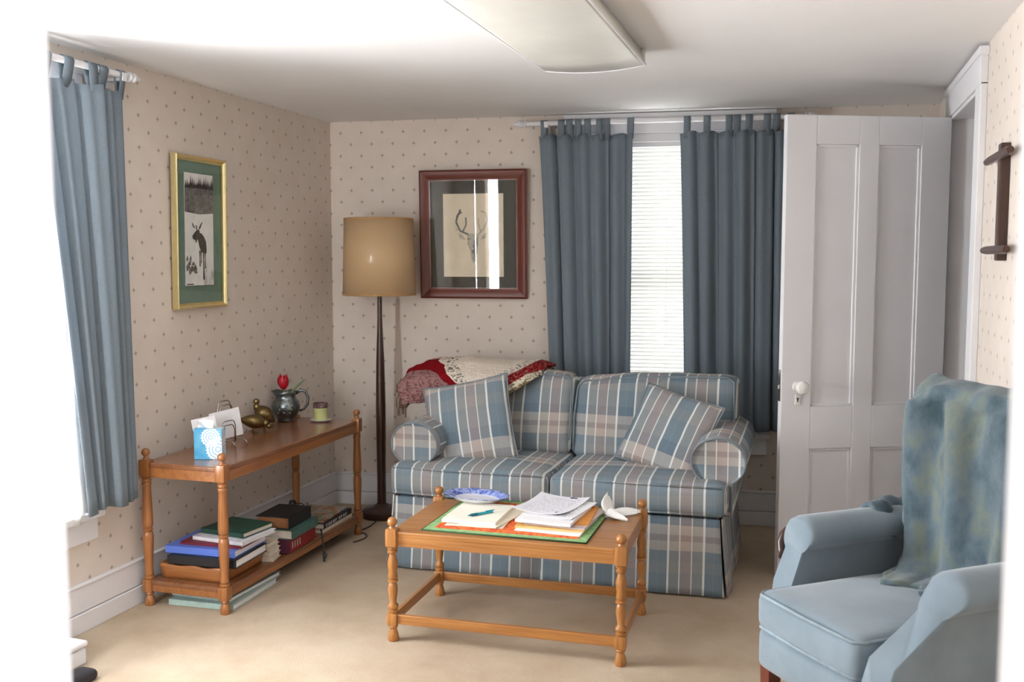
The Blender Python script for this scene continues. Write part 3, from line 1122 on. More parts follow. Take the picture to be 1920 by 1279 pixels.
# skirt: front in two lengths with a centre pleat, two sides, kick pleats at the corners
def skirt_run(p0, p1, out, nrm, cor=1.0):
    mm = MB()
    L = (Vector(p1) - Vector(p0)).length

    def fn(u, v):
        p = Vector(p0).lerp(Vector(p1), u)
        fl = out * (1 - v) ** 1.3 + 0.006 * math.sin(u * L * 16) * (1 - v)
        cf = 0.025 * (1 - v) ** 1.3
        cx_ = cf * (max(0, (u - 0.94) / 0.06) - max(0, (0.06 - u) / 0.06)) * cor
        d = (Vector(p1) - Vector(p0)).normalized() * cx_
        return (p.x + nrm[0] * fl + d.x, p.y + nrm[1] * fl + d.y, 0.008 + 0.325 * v)
    mm.grid(40, 10, fn, 0, MS)
    return mm.build('skirt', PLAID, sofa, smooth=180, solid=0.006, uvf=puv)


skirt_run((0.825, -1.0, 0), (1.556, -1.0, 0), 0.03, (0, -1), 0.3)
skirt_run((1.558, -1.0, 0), (2.31, -1.0, 0), 0.03, (0, -1))
skirt_run((2.318, -0.995, 0), (2.318, -0.22, 0), 0.03, (1, 0), 0.8)
skirt_run((0.815, -0.99, 0), (0.815, -0.22, 0), 0.03, (-1, 0))
m = MB()
m.cushion((1.567, -0.285, 0.55), (0.70, 0.085, 0.27), 0.06, (0, 0.0, 0.01), n=10, M=MS)
m.build('back_frame', PLAID, sofa, smooth=180, uvf=puv)
# arms: rolled, with a flat front panel and welt
for sg, cx in ((-1, 0.897), (1, 2.293)):
    prof = []
    rx, rz, cz = 0.118, 0.105, 0.567
    for k in range(25):
        a = R(-58 + (298) * k / 24)
        prof.append((cx + sg * 0.0 + rx * math.cos(a), cz + rz * math.sin(a)))
    prof += [(cx - 0.062, 0.44), (cx - 0.06, 0.33), (cx + 0.06, 0.33), (cx + 0.062, 0.44)]
    n = len(prof)
    ys = [-0.925, -0.935, -0.93, -0.9, -0.7, -0.45, -0.25]
    sc = [0.86, 0.93, 0.985, 1.0, 1.0, 1.0, 0.98]
    v, f = [], []
    for y, s_ in zip(ys, sc):
        for (x, z) in prof:
            droop = 0.0
            v.append((cx + (x - cx) * s_, y, 0.5 + (z - 0.5) * s_ + droop))
    for i in range(len(ys) - 1):
        for k in range(n):
            f.append((i * n + k, i * n + (k + 1) % n, (i + 1) * n + (k + 1) % n, (i + 1) * n + k))
    f.append(tuple(range(n - 1, -1, -1)))
    f.append(tuple(range((len(ys) - 1) * n, len(ys) * n)))
    m = MB()
    m.add(v, f, 0, MS)

    def auv(co, no, cx=cx - SX, sg=sg):
        if co.y < -0.305:
            return (co.x * 1.05 + 0.05 + sg * 0.04, co.z + 0.05)
        return (math.atan2(co.z - 0.56, co.x - cx) * 0.115, co.y + 0.2)
    ao = m.build('arm', PLAID, sofa, smooth=50, uvf=auv)
    q = MB()
    q.tube([(cx + (x - cx) * 0.97, -0.936, 0.5 + (z - 0.5) * 0.97) for x, z in prof], 0.0038, 8, 0, MS, closed=True)
    q.build('piping', PIPING, ao, smooth=180)
# seat cushions
for x0, x1, sd in ((0.802, 1.560, 1), (1.566, 2.337, 2)):
    m = MB()
    m.cushion(((x0 + x1) / 2, -0.715, 0.41), ((x1 - x0) / 2, 0.305, 0.073), 0.042, (0.0, 0.012, 0.016), n=20, wob=0.004, seed=sd, M=MS)
    so = m.build('seat_cushion', PLAID, sofa, smooth=180, uvf=puv)
    q = MB()
    for zz in (0.352, 0.468):
        q.tube([(x0 + 0.02, -1.01, zz), ((x0 + x1) / 2, -1.024, zz + (0.003 if zz > 0.4 else 0)), (x1 - 0.02, -1.01, zz)], 0.005, 8, 0, MS)
    q.build('piping', PLAID, so, smooth=180, uvf=puv)


# back cushions, leaning back, top corners reaching over the arms
def bend(q, p):
    lean = (q.z - 0.47) * 0.28
    return (q.x, q.y + lean, q.z)


for x0, x1, sd in ((0.93, 1.548, 3), (1.556, 2.235, 4)):
    m = MB()
    ext = 0.10 if sd == 4 else -0.06

    def bf(q, p, ext=ext, sd=sd):
        w = min(1, max(0, (q.z - 0.63) / 0.05))
        if sd == 4:
            x = q.x + ext * w * max(0, p[0]) ** 3
        else:
            x = q.x - 0.06 * w * max(0, -p[0]) ** 3
        top = 0.006 * math.sin(q.x * 9 + sd) * max(0, p[2]) + (0.022 * p[0] * max(0, p[2]) if sd == 4 else 0.0)
        return (x, q.y + (q.z - 0.47) * 0.26, q.z + top)
    m.cushion(((x0 + x1) / 2, -0.475, 0.665), ((x1 - x0) / 2, 0.085, 0.2), 0.05, (0.006, 0.03, 0.004), n=22, wob=0.007, seed=sd, M=MS, fn=bf)
    bo = m.build('back_cushion', PLAID, sofa, smooth=180, uvf=lambda co, no: (co.x + 0.03, co.z + 0.02 - (co.y if no.z > 0.7 else 0)))
    q = MB()
    TL = 0.02 if sd == 4 else 0
    xr = x1 + (0.095 if sd == 4 else 0)
    xl = x0 - (0.05 if sd == 3 else 0)
    pts = [(xl + 0.01, -0.545, 0.5), (xl + 0.005, -0.505, 0.66), (xl + 0.012, -0.455, 0.825 - TL), (xl + 0.045, -0.444, 0.852 - TL), ((xl + xr) / 2, -0.44, 0.862), (xr - 0.045, -0.444, 0.852 + TL), (xr - 0.012, -0.455, 0.83 + TL), (xr - 0.005, -0.505, 0.68), (x1 - 0.005, -0.54, 0.55)]
    q.tube(pts, 0.005, 8, 0, MS)
    q.build('piping', PIPING, bo, smooth=180)


def pillow(name, label, c, size, thick, spin, lean, yaw, mat, group, seed):
    M = tr(*c) @ rot('Z', yaw) @ rot('X', -lean) @ rot('Y', spin)
    t = tag(MB().build('x', mat) if False else None, label, 'x') if False else None
    mm = MB()
    n = 26
    for sd in (-1, 1):
        def fn(u, v, sd=sd):
            x, z = 2 * u - 1, 2 * v - 1
            px = x * (1 - 0.055 * (1 - z * z))
            pz = z * (1 - 0.055 * (1 - x * x))
            th = thick * (max(0, (1 - x * x) * (1 - z * z))) ** 0.42
            p = Vector((px * size / 2, sd * th, pz * size / 2))
            p += mnoise.noise_vector(Vector((px * 3 + seed, pz * 3, sd))) * 0.006 * (1 if th > 0 else 0)
            return p
        mm.grid(n, n, fn if sd < 0 else (lambda u, v, fn=fn: fn(1 - u, v)))
    o = mm.build(name, mat, smooth=180, uvf=lambda co, no: (co.x + seed * 0.11, co.z + 0.1))
    bm_ = bmesh.new(); bm_.from_mesh(o.data); bmesh.ops.remove_doubles(bm_, verts=bm_.verts, dist=1e-5); bm_.to_mesh(o.data); bm_.free()
    o.matrix_world = M
    q = MB()
    edge = []
    for k in range(80):
        a = k / 20
        s_ = int(a) % 4
        w = 2 * (a - int(a)) - 1
        x, z = ((w, -1), (1, w), (-w, 1), (-1, -w))[s_]
        edge.append((x * (1 - 0.055 * (1 - z * z)) * size / 2, 0, z * (1 - 0.055 * (1 - x * x)) * size / 2))
    q.tube(edge, 0.004, 6, closed=True)
    q.build('piping', PIPING, o, smooth=180)
    return tag(o, label, 'throw pillow', group)


PG = 'plaid throw pillows on the loveseat'
pillow('throw_pillow', 'plaid square pillow leaning on the sofa\'s left arm under the crocheted afghan', (1.098, -0.725, 0.645), 0.425, 0.06, -13, 25, 4, PLAID_PIL, PG, 1)
pillow('throw_pillow', 'plaid square pillow tilted against the sofa\'s right arm and back', (2.048, -0.675, 0.637), 0.39, 0.058, 16, 28, -8, PLAID_PIL, PG, 2)

# crocheted afghan bunched over the back of the sofa
def afghan_mat():
    m, nt, b, N, L = nmat('crochet_afghan')
    uv = nt.nodes.new('ShaderNodeUVMap'); uv.uv_map = 'UVMap'
    sep = nt.nodes.new('ShaderNodeSeparateXYZ'); L.new(uv.outputs[0], sep.inputs[0])
    wob = noise_n(nt, coord(nt, 'UV', (30, 30, 1)), 1.0, 2)
    u = math_n(nt, 'ADD', sep.outputs[0], math_n(nt, 'MULTIPLY', math_n(nt, 'SUBTRACT', wob, 0.5), 0.012))
    mv, rd, cr, wh, dr = srgb((160, 122, 120)), srgb((136, 22, 30)), srgb((222, 212, 190)), srgb((232, 220, 206)), srgb((96, 22, 34))
    base = ramp_n(nt, u, [(0, mv), (0.27, rd), (0.345, wh), (0.62, rd), (0.70, cr), (0.76, srgb((150, 130, 100))), (0.79, dr)], 'CONSTANT')
    fk = ramp_n(nt, u, [(0, (.55, .55, .55, 1)), (0.27, (0, 0, 0, 1)), (0.36, (.85, .85, .85, 1)), (0.45, (0, 0, 0, 1)), (0.55, (.8, .8, .8, 1)), (0.62, (.25, .25, .25, 1)), (0.70, (.8, .8, .8, 1)), (0.8, (.7, .7, .7, 1))], 'CONSTANT')
    fc = ramp_n(nt, u, [(0, srgb((92, 26, 36))), (0.3, srgb((92, 92, 80))), (0.62, srgb((210, 190, 170))), (0.70, srgb((96, 88, 60))), (0.79, srgb((190, 140, 130)))], 'CONSTANT')
    vo = nt.nodes.new('ShaderNodeTexNoise'); vo.inputs['Scale'].default_value = 1.0; vo.inputs['Detail'].default_value = 2
    L.new(coord(nt, 'Object', (70, 70, 100)), vo.inputs['Vector'])
    on = math_n(nt, 'GREATER_THAN', vo.outputs[0], 0.55)
    col = mix_n(nt, math_n(nt, 'MULTIPLY', on, fk), base, fc)
    L.new(col, b.inputs['Base Color'])
    b.inputs['Roughness'].default_value = 1.0
    b.inputs['Specular IOR Level'].default_value = 0.05
    bump(nt, b, vo.outputs[0], 1.0, 0.012)
    return m


AFG = afghan_mat()
m = MB()


def pl(x, pts):
    if x <= pts[0][0]:
        return pts[0][1]
    for (a, b), (c_, d) in zip(pts[:-1], pts[1:]):
        if x <= c_:
            return b + (d - b) * (x - a) / (c_ - a)
    return pts[-1][1]


def afg(u, v):
    # u across (left to right), v from behind, over the top, down the front
    x = 0.672 + 0.71 * u
    left = max(0, 1 - u / 0.36)
    ztop = pl(x, [(0.672, 0.845), (0.74, 0.888), (0.95, 0.905), (1.08, 0.892), (1.2, 0.888), (1.33, 0.895), (1.39, 0.872)])
    zbot = pl(x, [(0.672, 0.70), (0.9, 0.705), (1.166, 0.695), (1.382, 0.862)])
    yb = pl(x, [(0.672, -0.60), (0.95, -0.545), (1.08, -0.56), (1.17, -0.60), (1.39, -0.56)])
    if v < 0.25:
        k = v / 0.25
        y, z = -0.16 - 0.03 * k, 0.62 + (ztop - 0.62) * k
    elif v < 0.5:
        k = (v - 0.25) / 0.25
        y, z = -0.19 - 0.23 * k, ztop + 0.010 * math.sin(PI * k)
    else:
        k = (v - 0.5) / 0.5
        z = ztop + (zbot - ztop) * k
        y = -0.42 + (yb + 0.42) * math.sin(min(1, (ztop - z) / 0.085) * PI / 2) - 0.04 * max(0, 0.8 - z)
    p = Vector((x, y, z))
    w = 0.03 if v > 0.5 else 0.012
    nv = mnoise.noise_vector(Vector((u * 8, v * 4, 2.2)))
    n2 = mnoise.noise_vector(Vector((u * 22, v * 11, 5.2)))
    p += Vector((nv.x * 0.4, nv.y - 0.3, nv.z * 0.4)) * w * (0.5 + 1.2 * left) + n2 * 0.007
    return p


def afg_uv(u, v):
    p = afg(u, v)
    if p.x < 1.06:
        sd = pl(p.x, [(0.68, 0.855), (0.72, 0.872), (0.80, 0.880), (0.87, 0.862), (0.93, 0.815), (0.985, 0.775), (1.06, 0.70)]) - p.z
        return (min(0.5, 0.3075 - sd * 1.9), v)
    sd = pl(p.x, [(1.06, 0.70), (1.10, 0.745), (1.33, 0.885), (1.40, 0.90)]) - p.z
    return (max(0.5, 0.66 + sd * 1.8), v)


m.grid(130, 64, afg, 0, None, afg_uv)
o = m.build('afghan', AFG, smooth=180, solid=0.014)
tag(o, 'crocheted cream afghan with red bands bunched over the sofa back', 'blanket')
m = MB()
rr = random.Random(3)
for k in range(26):
    b0 = Vector((0.655 + 0.03 * rr.random(), -0.46 - 0.08 * rr.random(), 0.68 + 0.14 * rr.random()))
    e = b0 + Vector((-0.012 - 0.015 * rr.random(), -0.01, -0.05 - 0.03 * rr.random()))
    m.tube([b0, (b0 + e) / 2 + Vector((-0.012, 0, 0.006)), e], 0.004, 6)
fr = m.build('fringe', plain('fringe_yarn', (132, 106, 92), 1.0), o, smooth=180)

# ---------------------------------------------------------------- things on the coffee table (top at z = 0.418)
TZ = 0.4185
PAPER = plain('white_paper', (240, 239, 242), 0.75, var=0.01)
CREAM = plain('cream_paper', (240, 232, 212), 0.75, var=0.02)
MANILA = plain('manila_folder', (228, 186, 116), 0.7, var=0.04)
ORANGE_ENV = plain('orange_envelope', (224, 150, 72), 0.65, var=0.04)
PRINTED = ruled('printed_letter', (236, 235, 243), (120, 122, 140), 22)
PRINTED2 = ruled('printed_form', (242, 241, 245), (90, 92, 112), 16)


def placemat():
    m, nt, b, N, L = nmat('placemat_print')
    f = noise_n(nt, coord(nt, 'Object'), 55, 3, 0.7)
    col = ramp_n(nt, f, [(0.33, srgb((196, 54, 34))), (0.47, srgb((226, 96, 52))), (0.6, srgb((238, 140, 60))), (0.72, srgb((206, 70, 44)))])
    L.new(col, b.inputs['Base Color'])
    b.inputs['Roughness'].default_value = 0.9
    return m


t = thing('placemat', 'quilted placemat with orange centre and green border under the papers', 'placemat', (1.597, -1.54, TZ), R(0.6))
m = MB(); m.box((-0.312, -0.252, 0), (0.312, 0.252, 0.004)); m.build('border', plain('mat_green', (146, 186, 126), 0.9, var=0.1, nscale=40), t, bevel=0.001)
m = MB(); m.box((-0.275, -0.215, 0.003), (0.275, 0.215, 0.0055)); m.build('centre_panel', placemat(), t)
m = MB()
m.tube([(-0.312, -0.252, 0.002), (0.312, -0.252, 0.002), (0.312, 0.252, 0.002), (-0.312, 0.252, 0.002)], 0.0035, 8, closed=True)
m.build('binding', plain('mat_dark_green', (44, 74, 48), 0.9), t, smooth=180)


def sheet(mb, w, d, z, th, M=None, mi=0, curl=0.0, seed=0):
    n = 8

    def top(u, v):
        x, y = (u - 0.5) * w, (v - 0.5) * d
        return (x, y, z + th + curl * ((2 * u - 1) ** 2 * (2 * v - 1) ** 2) + 0.0008 * math.sin(6 * u + 5 * v + seed))

    def bot(u, v):
        p = top(1 - u, v)
        return (p[0], p[1], p[2] - th)
    mb.grid(n, n, top, mi, M, lambda u, v: (u, v))
    mb.grid(n, n, bot, mi, M)
    for a in range(4):
        def side(u, v, a=a):
            uu, vv = ((u, 0), (1, u), (1 - u, 1), (0, 1 - u))[a]
            p = top(uu, vv)
            return (p[0], p[1], p[2] - th * (1 - v))
        mb.grid(n, 1, side, mi, M)


def paper_thing(name, label, cat, loc, rz, w, d, th, mat, group=None, curl=0.0, seed=0):
    mm = MB()
    sheet(mm, w, d, 0, th, None, 0, curl, seed)
    o = mm.build(name, mat, smooth=30)
    o.location = loc
    o.rotation_euler = (0, 0, R(rz))
    return tag(o, label, cat, group)


z = TZ + 0.0062
# left pile: two folders and a pad of paper
paper_thing('paper_folder', 'manila folder at the bottom of the left paper pile on the placemat', 'folder', (1.455, -1.575, z), 4, 0.225, 0.29, 0.0025, CREAM)
paper_thing('paper_folder', 'cream folder fanned out to the right in the left paper pile', 'folder', (1.468, -1.57, z + 0.003), -9, 0.222, 0.285, 0.003, CREAM, curl=0.002)
paper_thing('paper_pad', 'thick cream pad of paper on top of the left pile, under the pen', 'paper', (1.435, -1.568, z + 0.0065), 2, 0.212, 0.275, 0.012, plain('pad_paper', (244, 240, 226), 0.75, var=0.01))
t = thing('pen', 'turquoise ballpoint pen lying on the left paper pile', 'pen', (1.462, -1.60, z + 0.0236), R(50))
m = MB(); m.lathe([(0.0045, -0.05), (0.005, -0.045), (0.005, 0.04), (0.0045, 0.045)], 12, 0, rot('Y', 90)); m.build('barrel', plain('teal_pen', (42, 170, 190), 0.3), t, smooth=40)
m = MB(); m.lathe([(0.0045, -0.05), (0.0012, -0.068)], 12, 0, rot('Y', 90)); m.lathe([(0.0056, -0.052), (0.0056, -0.025)], 12, 0, rot('Y', 90)); m.build('grip', plain('teal_grip', (24, 118, 140), 0.5), t, smooth=40)
m = MB(); m.box((0.012, -0.0015, 0.0055), (0.052, 0.0015, 0.0075)); m.build('clip', plain('teal_pen', (0, 0, 0)), t)
# oval blue rimmed plate
t = thing('plate', 'white plate with a scalloped blue rim at the back of the coffee table', 'plate', (1.366, -1.392, TZ + 0.0285), R(-4))
t.rotation_euler = (R(-3), R(2), R(-4))
def plate_ring(r):
    return r
m = MB()
n = 72
def plate_fn(rads):
    def fn(u, v):
        a = 2 * PI * u
        i = min(int(v * (len(rads) - 1)), len(rads) - 2)
        k = v * (len(rads) - 1) - i
        r = rads[i][0] + (rads[i + 1][0] - rads[i][0]) * k
        z_ = rads[i][1] + (rads[i + 1][1] - rads[i][1]) * k
        sc_ = 1 + 0.018 * math.cos(12 * a) * min(1, max(0, (r - 0.09) / 0.04))
        return (r * sc_ * math.cos(a), r * sc_ * math.sin(a) * 0.86, z_)
    return fn
m.grid(n, 6, plate_fn([(0.094, 0.004), (0.101, 0.01), (0.108, 0.016), (0.126, 0.021), (0.133, 0.0225), (0.134, 0.0215), (0.128, 0.0185)]))
m.build('rim', mottled('blue_rim', [(58, 78, 164), (104, 124, 200), (176, 188, 228), (84, 104, 188)], 60, rough=0.25, bmp=0, sheen=0), t, smooth=180)
m = MB()
m.grid(n, 4, plate_fn([(0.0, 0.002), (0.05, 0.002), (0.085, 0.0025), (0.09, 0.003), (0.0945, 0.0045)]))
m.grid(n, 4, plate_fn([(0.128, 0.0185), (0.105, 0.011), (0.094, 0.0), (0.05, -0.001), (0.0, -0.001)]))
m.build('well', plain('white_china', (236, 236, 240), 0.2, var=0.01), t, smooth=180)
# right pile
z = TZ + 0.0062
G = 'papers in the right pile on the placemat'
paper_thing('envelope', 'white envelope sticking out at the bottom front of the right pile', 'envelope', (1.755, -1.588, z), -2, 0.25, 0.27, 0.005, PAPER, G, 0.0)
paper_thing('folder', 'manila folder low in the right paper pile, peach edge', 'folder', (1.745, -1.545, z + 0.0055), 2, 0.26, 0.30, 0.007, MANILA, G)
paper_thing('newspaper', 'grey and pink printed leaflet edge at the right of the right pile', 'paper', (1.775, -1.53, z + 0.013), -3, 0.232, 0.30, 0.006, plain('leaflet', (206, 186, 182), 0.7), G)
paper_thing('folder', 'orange envelope peeking out right of the printed letters', 'envelope', (1.748, -1.512, z + 0.0195), 4, 0.262, 0.275, 0.005, ORANGE_ENV, G)
paper_thing('paper_stack', 'stack of white sheets beneath the top letter in the right pile', 'paper', (1.733, -1.55, z + 0.025), -3, 0.215, 0.29, 0.011, PAPER, G)
paper_thing('printed_form', 'white printed form askew below the topmost letter', 'paper', (1.745, -1.50, z + 0.0365), -8, 0.20, 0.28, 0.002, PRINTED2, G, 0.004)
t = thing('letter', 'topmost printed white letter with dark corner mark in the right pile', 'letter', (1.70, -1.465, z + 0.0405), R(-9), G)
m = MB(); sheet(m, 0.215, 0.28, 0, 0.0015, None, 0, 0.012); m.build('page', PRINTED, t, smooth=30)
NAVY = plain('navy_mark', (40, 46, 84), 0.6)
for lo, hi in (((0.03, 0.118, 0.003), (0.062, 0.132, 0.0048)), ((0.064, -0.115, 0.0028), (0.094, -0.100, 0.0042))):
    m = MB(); m.box(lo, hi); m.build('printed_mark', NAVY, t)
# folded paper napkin at the far right
m = MB()
TIS = plain('tissue', (240, 240, 238), 0.95, var=0.01)
def petal(P0, P1, P2, n=10):
    def fn(u, v):
        a = (1 - u) ** 2 * Vector(P0) + 2 * u * (1 - u) * Vector(P1) + u * u * Vector(P2)
        wv = 0.026 * math.sin(PI * min(1, 0.12 + u * 0.95)) ** 0.6 * (2 * v - 1)
        tdir = (Vector(P2) - Vector(P0)).normalized()
        sd = tdir.cross(Vector((0.25, -0.3, 1))).normalized()
        return a + sd * wv + Vector((0, 0, 0.006 * math.sin(2 * PI * v)))
    m.grid(12, 6, fn)
petal((1.925, -1.40, TZ + 0.012), (1.895, -1.385, TZ + 0.045), (1.905, -1.375, TZ + 0.088))
petal((1.905, -1.395, TZ + 0.022), (1.94, -1.43, TZ + 0.018), (2.0, -1.455, TZ + 0.007))
petal((1.93, -1.395, TZ + 0.014), (1.98, -1.36, TZ + 0.022), (2.03, -1.335, TZ + 0.012))
petal((1.90, -1.41, TZ + 0.008), (1.92, -1.415, TZ + 0.03), (1.965, -1.40, TZ + 0.012))
o = m.build('paper_napkin', TIS, smooth=180, solid=0.002)
tag(o, 'crumpled white paper napkin at the right end of the coffee table', 'napkin')

# ---------------------------------------------------------------- things on the console table (top at z = 0.600)
KZ = 0.6005
def doily():
    """blue sleeve printed with two white lace medallions, in the face's own UV (metres)"""
    m, nt, b, N, L = nmat('blue_lace_print')
    uv = nt.nodes.new('ShaderNodeUVMap'); uv.uv_map = 'UVMap'
    def disc(cx, cy, r, teeth):
        sp = nt.nodes.new('ShaderNodeSeparateXYZ'); L.new(uv.outputs[0], sp.inputs[0])
        x = math_n(nt, 'SUBTRACT', sp.outputs[0], cx); y = math_n(nt, 'SUBTRACT', sp.outputs[1], cy)
        d = math_n(nt, 'SQRT', math_n(nt, 'ADD', math_n(nt, 'MULTIPLY', x, x), math_n(nt, 'MULTIPLY', y, y)))
        a = math_n(nt, 'ARCTAN2', y, x)
        edge = math_n(nt, 'ADD', r, math_n(nt, 'MULTIPLY', math_n(nt, 'SINE', math_n(nt, 'MULTIPLY', a, teeth)), r * 0.07))
        ins = math_n(nt, 'LESS_THAN', d, edge)
        rings = math_n(nt, 'GREATER_THAN', math_n(nt, 'SINE', math_n(nt, 'MULTIPLY', d, 2 * PI / (r * 0.27))), -0.35)
        spk = math_n(nt, 'GREATER_THAN', math_n(nt, 'SINE', math_n(nt, 'MULTIPLY', a, teeth)), -0.55)
        return math_n(nt, 'MULTIPLY', ins, math_n(nt, 'MAXIMUM', rings, math_n(nt, 'MULTIPLY', spk, 0.6)))
    mk = math_n(nt, 'MAXIMUM', disc(0.012, 0.092, 0.040, 20), disc(0.042, 0.042, 0.05, 24))
    f = noise_n(nt, coord(nt, 'Object'), 22, 3)
    blue = ramp_n(nt, f, [(0.3, srgb((50, 148, 198))), (0.7, srgb((104, 186, 220)))])
    L.new(mix_n(nt, mk, blue, srgb((226, 236, 244))), b.inputs['Base Color'])
    b.inputs['Roughness'].default_value = 0.35
    return m


t = thing('tissue_box', 'blue box with white lace medallions at the near end of the console table', 'tissue box', (0.286, -1.668, KZ), R(17))
m = MB(); m.box((-0.058, 0, 0), (0.058, 0.055, 0.128)); m.build('box', doily(), t, bevel=0.002)
m = MB(); m.grid(10, 6, lambda u, v: (-0.052 + 0.07 * u, 0.028 + 0.012 * math.sin(6 * u + 3 * v), 0.124 + (0.03 + 0.012 * math.sin(3.2 * u)) * v)); m.build('tissue', TIS, t, smooth=180, solid=0.002)

t = thing('letter_rack', 'silver wire letter rack holding envelopes behind the blue box', 'letter rack', (0.165, -1.37, KZ), R(-8))
hoops = [(-0.062, 0.075, 0.185, 0.045), (-0.038, 0.06, 0.17, 0.045), (-0.012, 0.045, 0.15, 0.04), (0.045, -0.02, 0.115, 0.045), (0.062, -0.045, 0.10, 0.045)]
for hx, hy, hh, hwid in hoops:
    m = MB()
    pts = [(hx, hy - hwid, 0.02), (hx, hy - hwid, hh * 0.75), (hx, hy - hwid * 0.8, hh * 0.95), (hx, hy - hwid * 0.5, hh), (hx, hy + hwid * 0.5, hh), (hx, hy + hwid * 0.8, hh * 0.95), (hx, hy + hwid, hh * 0.75), (hx, hy + hwid, 0.02)]
    m.tube(pts, 0.0024, 8)
    m.build('hoop', CHROME, t, smooth=180)
m = MB()
for yy in (-0.03, 0.05):
    pts = [(-0.085, yy, 0.002), (-0.075, yy, 0.022), (-0.04, yy, 0.026), (0.06, yy, 0.026), (0.082, yy, 0.018), (0.092, yy, 0.002)]
    m.tube(pts, 0.0026, 8)
m.build('base_wire', CHROME, t, smooth=180)
def card(name, label, loc, rz, w, h, lean, mat, th=0.0015):
    mm = MB()
    mm.box((-w / 2, -th / 2, 0), (w / 2, th / 2, h))
    o = mm.build(name, mat)
    o.matrix_world = tr(*loc) @ rot('Z', rz) @ rot('X', -lean[0]) @ rot('Y', lean[1])
    return tag(o, label, 'envelope', 'letters in the wire rack')
card('envelope', 'tall white printed envelope standing tilted in the wire rack', (0.178, -1.352, KZ + 0.03), 60, 0.145, 0.125, (6, -7), plain('envelope_white', (228, 226, 228), 0.7, var=0.02))
card('envelope', 'small white envelope poking out above the blue box', (0.17, -1.50, KZ + 0.04), 35, 0.10, 0.105, (4, -10), plain('envelope_white', (0, 0, 0)))


def bird(name, label, loc, rz, body, tilt, neck, head, stand):
    t = thing(name, label, 'figurine', loc, R(rz), 'pair of brass quail figurines')
    m = MB()
    L, W, Hh = body
    for i in range(1):
        n, k = 20, 16
        v, f = [], []
        for a in range(k + 1):
            s_ = a / k
            r = math.sin(PI * s_) ** 0.75 * (1 - 0.35 * s_)
            for b in range(n):
                th = 2 * PI * b / n
                v.append((-L / 2 + L * (1 - s_) , W * r * math.cos(th), Hh * r * math.sin(th) + 0.012 * s_ ** 2))
        for a in range(k):
            for b in range(n):
                f.append((a * n + b, (a + 1) * n + b, (a + 1) * n + (b + 1) % n, a * n + (b + 1) % n))
        m.add(v, f, 0, tr(0, 0, stand) @ rot('Y', tilt))
    m.build('body', BRASS, t, smooth=180)
    q = MB(); q.tube([neck[0], ((neck[0][0] + neck[1][0]) / 2 + 0.006, 0, (neck[0][2] + neck[1][2]) / 2), neck[1]], [0.022, 0.015, 0.013], 14)
    q.ball(head, (0.015, 0.0135, 0.0145), 14)
    d = (Vector(head) - Vector(neck[0])).normalized()
    bk = Vector((1, 0, -0.25)).normalized()
    q.tube([Vector(head) + bk * 0.012, Vector(head) + bk * 0.021], [0.0045, 0.001], 8)
    q.build('head', BRASS, t, smooth=180)
    q = MB()
    for s_ in (-1, 1):
        q.tube([(0.0, s_ * 0.012, stand - 0.02), (0.002, s_ * 0.014, 0.004)], 0.003, 8)
        q.tube([(0.0, s_ * 0.014, 0.003), (0.022, s_ * 0.018, 0.003)], 0.0028, 6)
    q.build('legs', BRASS, t, smooth=180)
    return t


bird('quail_figurine', 'brass quail figurine bending its head down, left of the other quail', (0.135, -1.085, KZ), 38, (0.13, 0.044, 0.040), 4, ((0.05, 0, 0.05), (0.068, 0, 0.04)), (0.074, 0, 0.034), 0.056)
bird('quail_figurine', 'brass quail figurine with upright head beside the pewter jug', (0.085, -0.90, KZ), -160, (0.125, 0.048, 0.046), -46, ((0.03, 0, 0.092), (0.036, 0, 0.12)), (0.038, 0, 0.128), 0.06)

t = thing('pitcher', 'dark pewter pitcher with embossed belly holding a red tulip', 'pitcher', (0.093, -0.705, KZ + 0.0012))
m = MB()
m.lathe([(0.042, 0), (0.046, 0.004), (0.044, 0.010), (0.056, 0.03), (0.069, 0.058), (0.071, 0.078), (0.064, 0.10), (0.052, 0.115), (0.048, 0.128), (0.052, 0.142), (0.058, 0.152), (0.0555, 0.152), (0.046, 0.13), (0.046, 0.115)], 40, cap=False)
for i, p in enumerate(m.v):
    if p.z > 0.12:
        k = (p.z - 0.12) / 0.03
        a = math.atan2(p.y, p.x)
        d = math.cos(a - R(205))
        p.x += 0.014 * k * max(0, d) ** 4 * math.cos(R(205))
        p.y += 0.014 * k * max(0, d) ** 4 * math.sin(R(205))
        p.z += 0.004 * k * math.sin(5 * a) + 0.006 * k * max(0, d) ** 4
m.lathe([(0.0, 0.003), (0.043, 0.003)], 40, cap=False)
m.build('body', PEWTER, t, smooth=180, solid=0.002)
m = MB()
a = R(22)
pts = [(0.05, 0.14), (0.075, 0.158), (0.10, 0.15), (0.112, 0.12), (0.108, 0.085), (0.09, 0.06), (0.068, 0.05)]
m.tube([(r * math.cos(a), r * math.sin(a), z_) for r, z_ in pts], [0.008, 0.009, 0.008, 0.008, 0.008, 0.007, 0.005], 10)
m.build('handle', PEWTER, t, smooth=180)
for k in range(9):
    an = R(-70 + (k % 3 - 1) * 26 + (k // 3) * 7)
    zz = 0.048 + 0.018 * (k // 3)
    m = MB()
    rad = 0.0685 if 0.05 < zz < 0.08 else 0.064
    m.ball((rad * math.cos(an), rad * math.sin(an), zz), (0.008, 0.008, 0.009), 10)
    m.build('boss', PEWTER, t, smooth=180)

